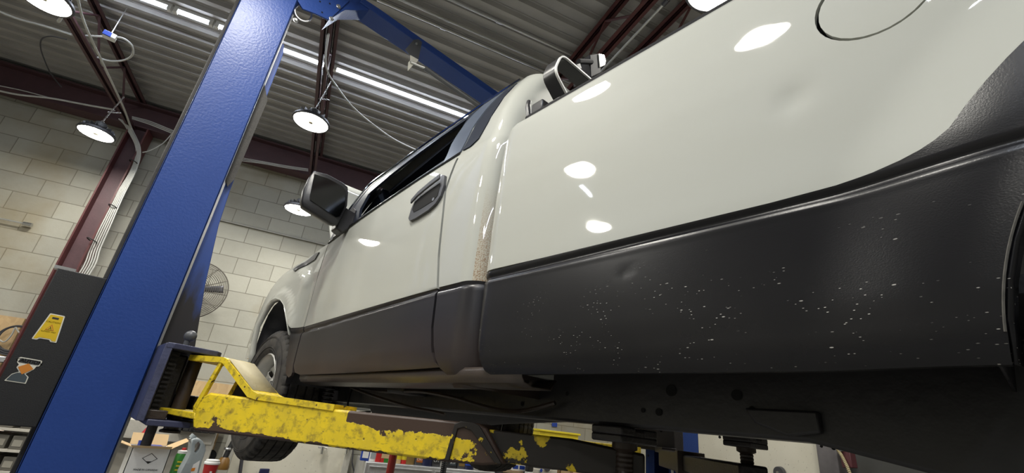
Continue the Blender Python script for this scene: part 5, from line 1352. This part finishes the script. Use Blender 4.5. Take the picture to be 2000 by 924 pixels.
T.part('bottle', MB().lathe([(.001, 0), (.075, 0), (.075, .20), (.06, .23)], seg=24), M['navy']); T.part('cap', MB().lathe([(.062, .225), (.062, .30), (.001, .305)], seg=20), M['orange'])
sbox(1006, -.78, -.50, .05, 'paper', 'white carton left of the orange cap')
p = W(b1r(978), 5.45, -.78); T = Thing('headphones', 'black looped ear defenders on the lower black shelf', 'ear defenders', p, -YAW, local=True)
T.part('band', MB().tube([(.10*math.cos(a), 0, .16+.10*math.sin(a)) for a in [PI*k/12 for k in range(13)]], .012, 8), M['cableblack']); T.part('cup', MB().ball((-.10, 0, .13), .04), M['navy']); T.part('cup', MB().ball((.10, 0, .13), .04), M['navy'])
TL = wthing('low_bench', 'dark low bench right of the tan roll carrying cartons', 'bench', b1r(1150), 5.5, FL)
TL.part('bench_top', MB().box((b1r(1128), 5.30, -.80), (b1r(1200), 5.75, -.78), W), M['lampbody'])
for x in (b1r(1128), b1r(1200)-.04): TL.part('leg', MB().box((x, 5.32, FL), (x+.04, 5.73, -.80), W), M['lampbody'])
T = wthing('metal_cabinet', 'grey cabinet with stickers right of the orange cap', 'cabinet', b1r(1055), 5.6, FL)
T.part('body', MB().box((max(b1r(1030), xb-.44), 5.40, FL), (b1r(1092), 6.1, -.38), W), M['wood'], bevel=.01)
T.part('round_dial', MB().lathe([(.001, .004), (.045, .004), (.045, 0)], at(1069, 913, B2=5.39), tuple(-Vector(W(0, 1, 0))), 20), M['lampbody']); T.part('blue_sticker', MB().lathe([(.001, .004), (.018, .004), (.018, 0)], at(1057, 919, B2=5.39), tuple(-Vector(W(0, 1, 0))), 16), M['blueplastic'])
p = at(1034, 912, B2=5.3); T = Thing('power_tool', 'black and white power tool hanging left of the grey cabinet', 'power tool', (p[0], p[1], p[2]-.1), local=True)
T.part('body', MB().box((-.045, -.03, .05), (.045, .03, .18)), M['cableblack'], bevel=.015); T.part('battery', MB().box((-.04, -.035, -.02), (.04, .035, .05)), M['whiteplastic'], bevel=.01)
p = at(1120, 930, B2=4.9); T = Thing('belt_roll', 'large tan roll of belting right of the grey cabinet', 'roll', (p[0], p[1], p[2]-.13))
mb = MB()
for k in range(5): mb.lathe([(.18-.012*k, -.10), (.188-.012*k, -.10), (.188-.012*k, .10), (.18-.012*k, .10)], (p[0], p[1], p[2]-.02), (cB, -sB, .15), 40)
T.part('wound_belt', mb, simple('tan_belting', (.42,.25,.12), .5, var=.3)); T.part('core', MB().lathe([(.001, -.09), (.13, -.09), (.13, .09), (.001, .09)], (p[0], p[1], p[2]-.02), (cB, -sB, .15), 30), M['cardboard'])
T.part('stand', MB().box((p[0]-.15, p[1]-.1, FL), (p[0]+.15, p[1]+.1, p[2]-.19)), M['lampbody'])
for x, m_, l in ((1135, 'cableblack', 'black carton beside the tan roll'), (1146, 'paper', 'white carton right of the tan roll'), (1156, 'red', 'narrow red carton among the white ones'), (1178, 'cardboard', 'wide brown and white carton at the far end of the shelf')):
    sbox(x, -.78, -.50, .06 if x < 1160 else .16, m_, l, 'paper' if x > 1160 else None, 5.35)
# notice and yellow crate seen over the arm
T = Thing('notice', 'blue and white notice on the wall, seen between frame rail and arm', 'notice', at(1085, 833, B2=6.2))
q = [at(x, y, B2=6.235) for x, y in ((1078, 826), (1088, 826), (1088, 834), (1078, 833))]; T.part('sheet', MB().prism(q, tuple(-.006*c for c in W(0, 1, 0))), M['blueplastic'])
p = at(1085, 846, B2=5.5); T = Thing('storage_crate', 'yellow crate seen through the gap above the arm end', 'crate', (p[0], p[1], p[2]-.12), -YAW, local=True)
T.part('crate', MB().box((-.28, -.1, 0), (.28, .25, .14)), M['yellowtape'], bevel=.01); T.part('rim', MB().box((-.30, -.12, .12), (.30, .27, .145)), M['yellowtape'], bevel=.006)
T.part('crate_stand', MB().box((-.25, -.05, -(p[2]-.12+.375)), (.25, .25, 0)), M['lampbody'])
# rope by the garage door
pp = [at(x, y, B1=4.85) for x, y in ((1636, 878), (1645, 892), (1655, 912), (1664, 935))]; mb = MB()
pts_ = smooth_path(pp, 14)
mb.tube(pts_, .014, 8, rr=[.016 if k % 2 else .012 for k in range(len(pts_))])
single('rope', mb, simple('tan_rope', (.45,.38,.22), .7), 'tan twisted rope hanging beside the dark garage door', 'rope')
T = Thing('fire_cabinet', 'dark red cabinet in the shade of the garage doorway', 'cabinet', at(1660, 900, B1=4.95))
q = [at(x, y, B1=4.95) for x, y in ((1648, 880), (1670, 884), (1676, 915), (1656, 915))]
T.part('box', MB().prism(q, tuple(-.08*c for c in (cB, -sB, 0))), simple('dark_red_paint', (.10,.03,.035), .5), bevel=.005); T.part('handle', MB().box(*(lambda c: ((c[0]-.11, c[1]-.02, c[2]-.01), (c[0]-.09, c[1]+.02, c[2]+.01)))(q[0])), M['steel'])
T = Thing('door_spring', 'dark round bracket on the specked wall near the far lift pad', 'bracket', at(1525, 922, B1=4.96))
p = at(1525, 924, B1=4.98); T.part('disc', MB().lathe([(.001, .04), (.06, .04), (.065, 0)], p, (-cB, sB, 0), 20), M['lampbody']); T.part('bolt', MB().lathe([(.001, .055), (.015, .055), (.015, .04)], p, (-cB, sB, 0), 8), M['steel'])
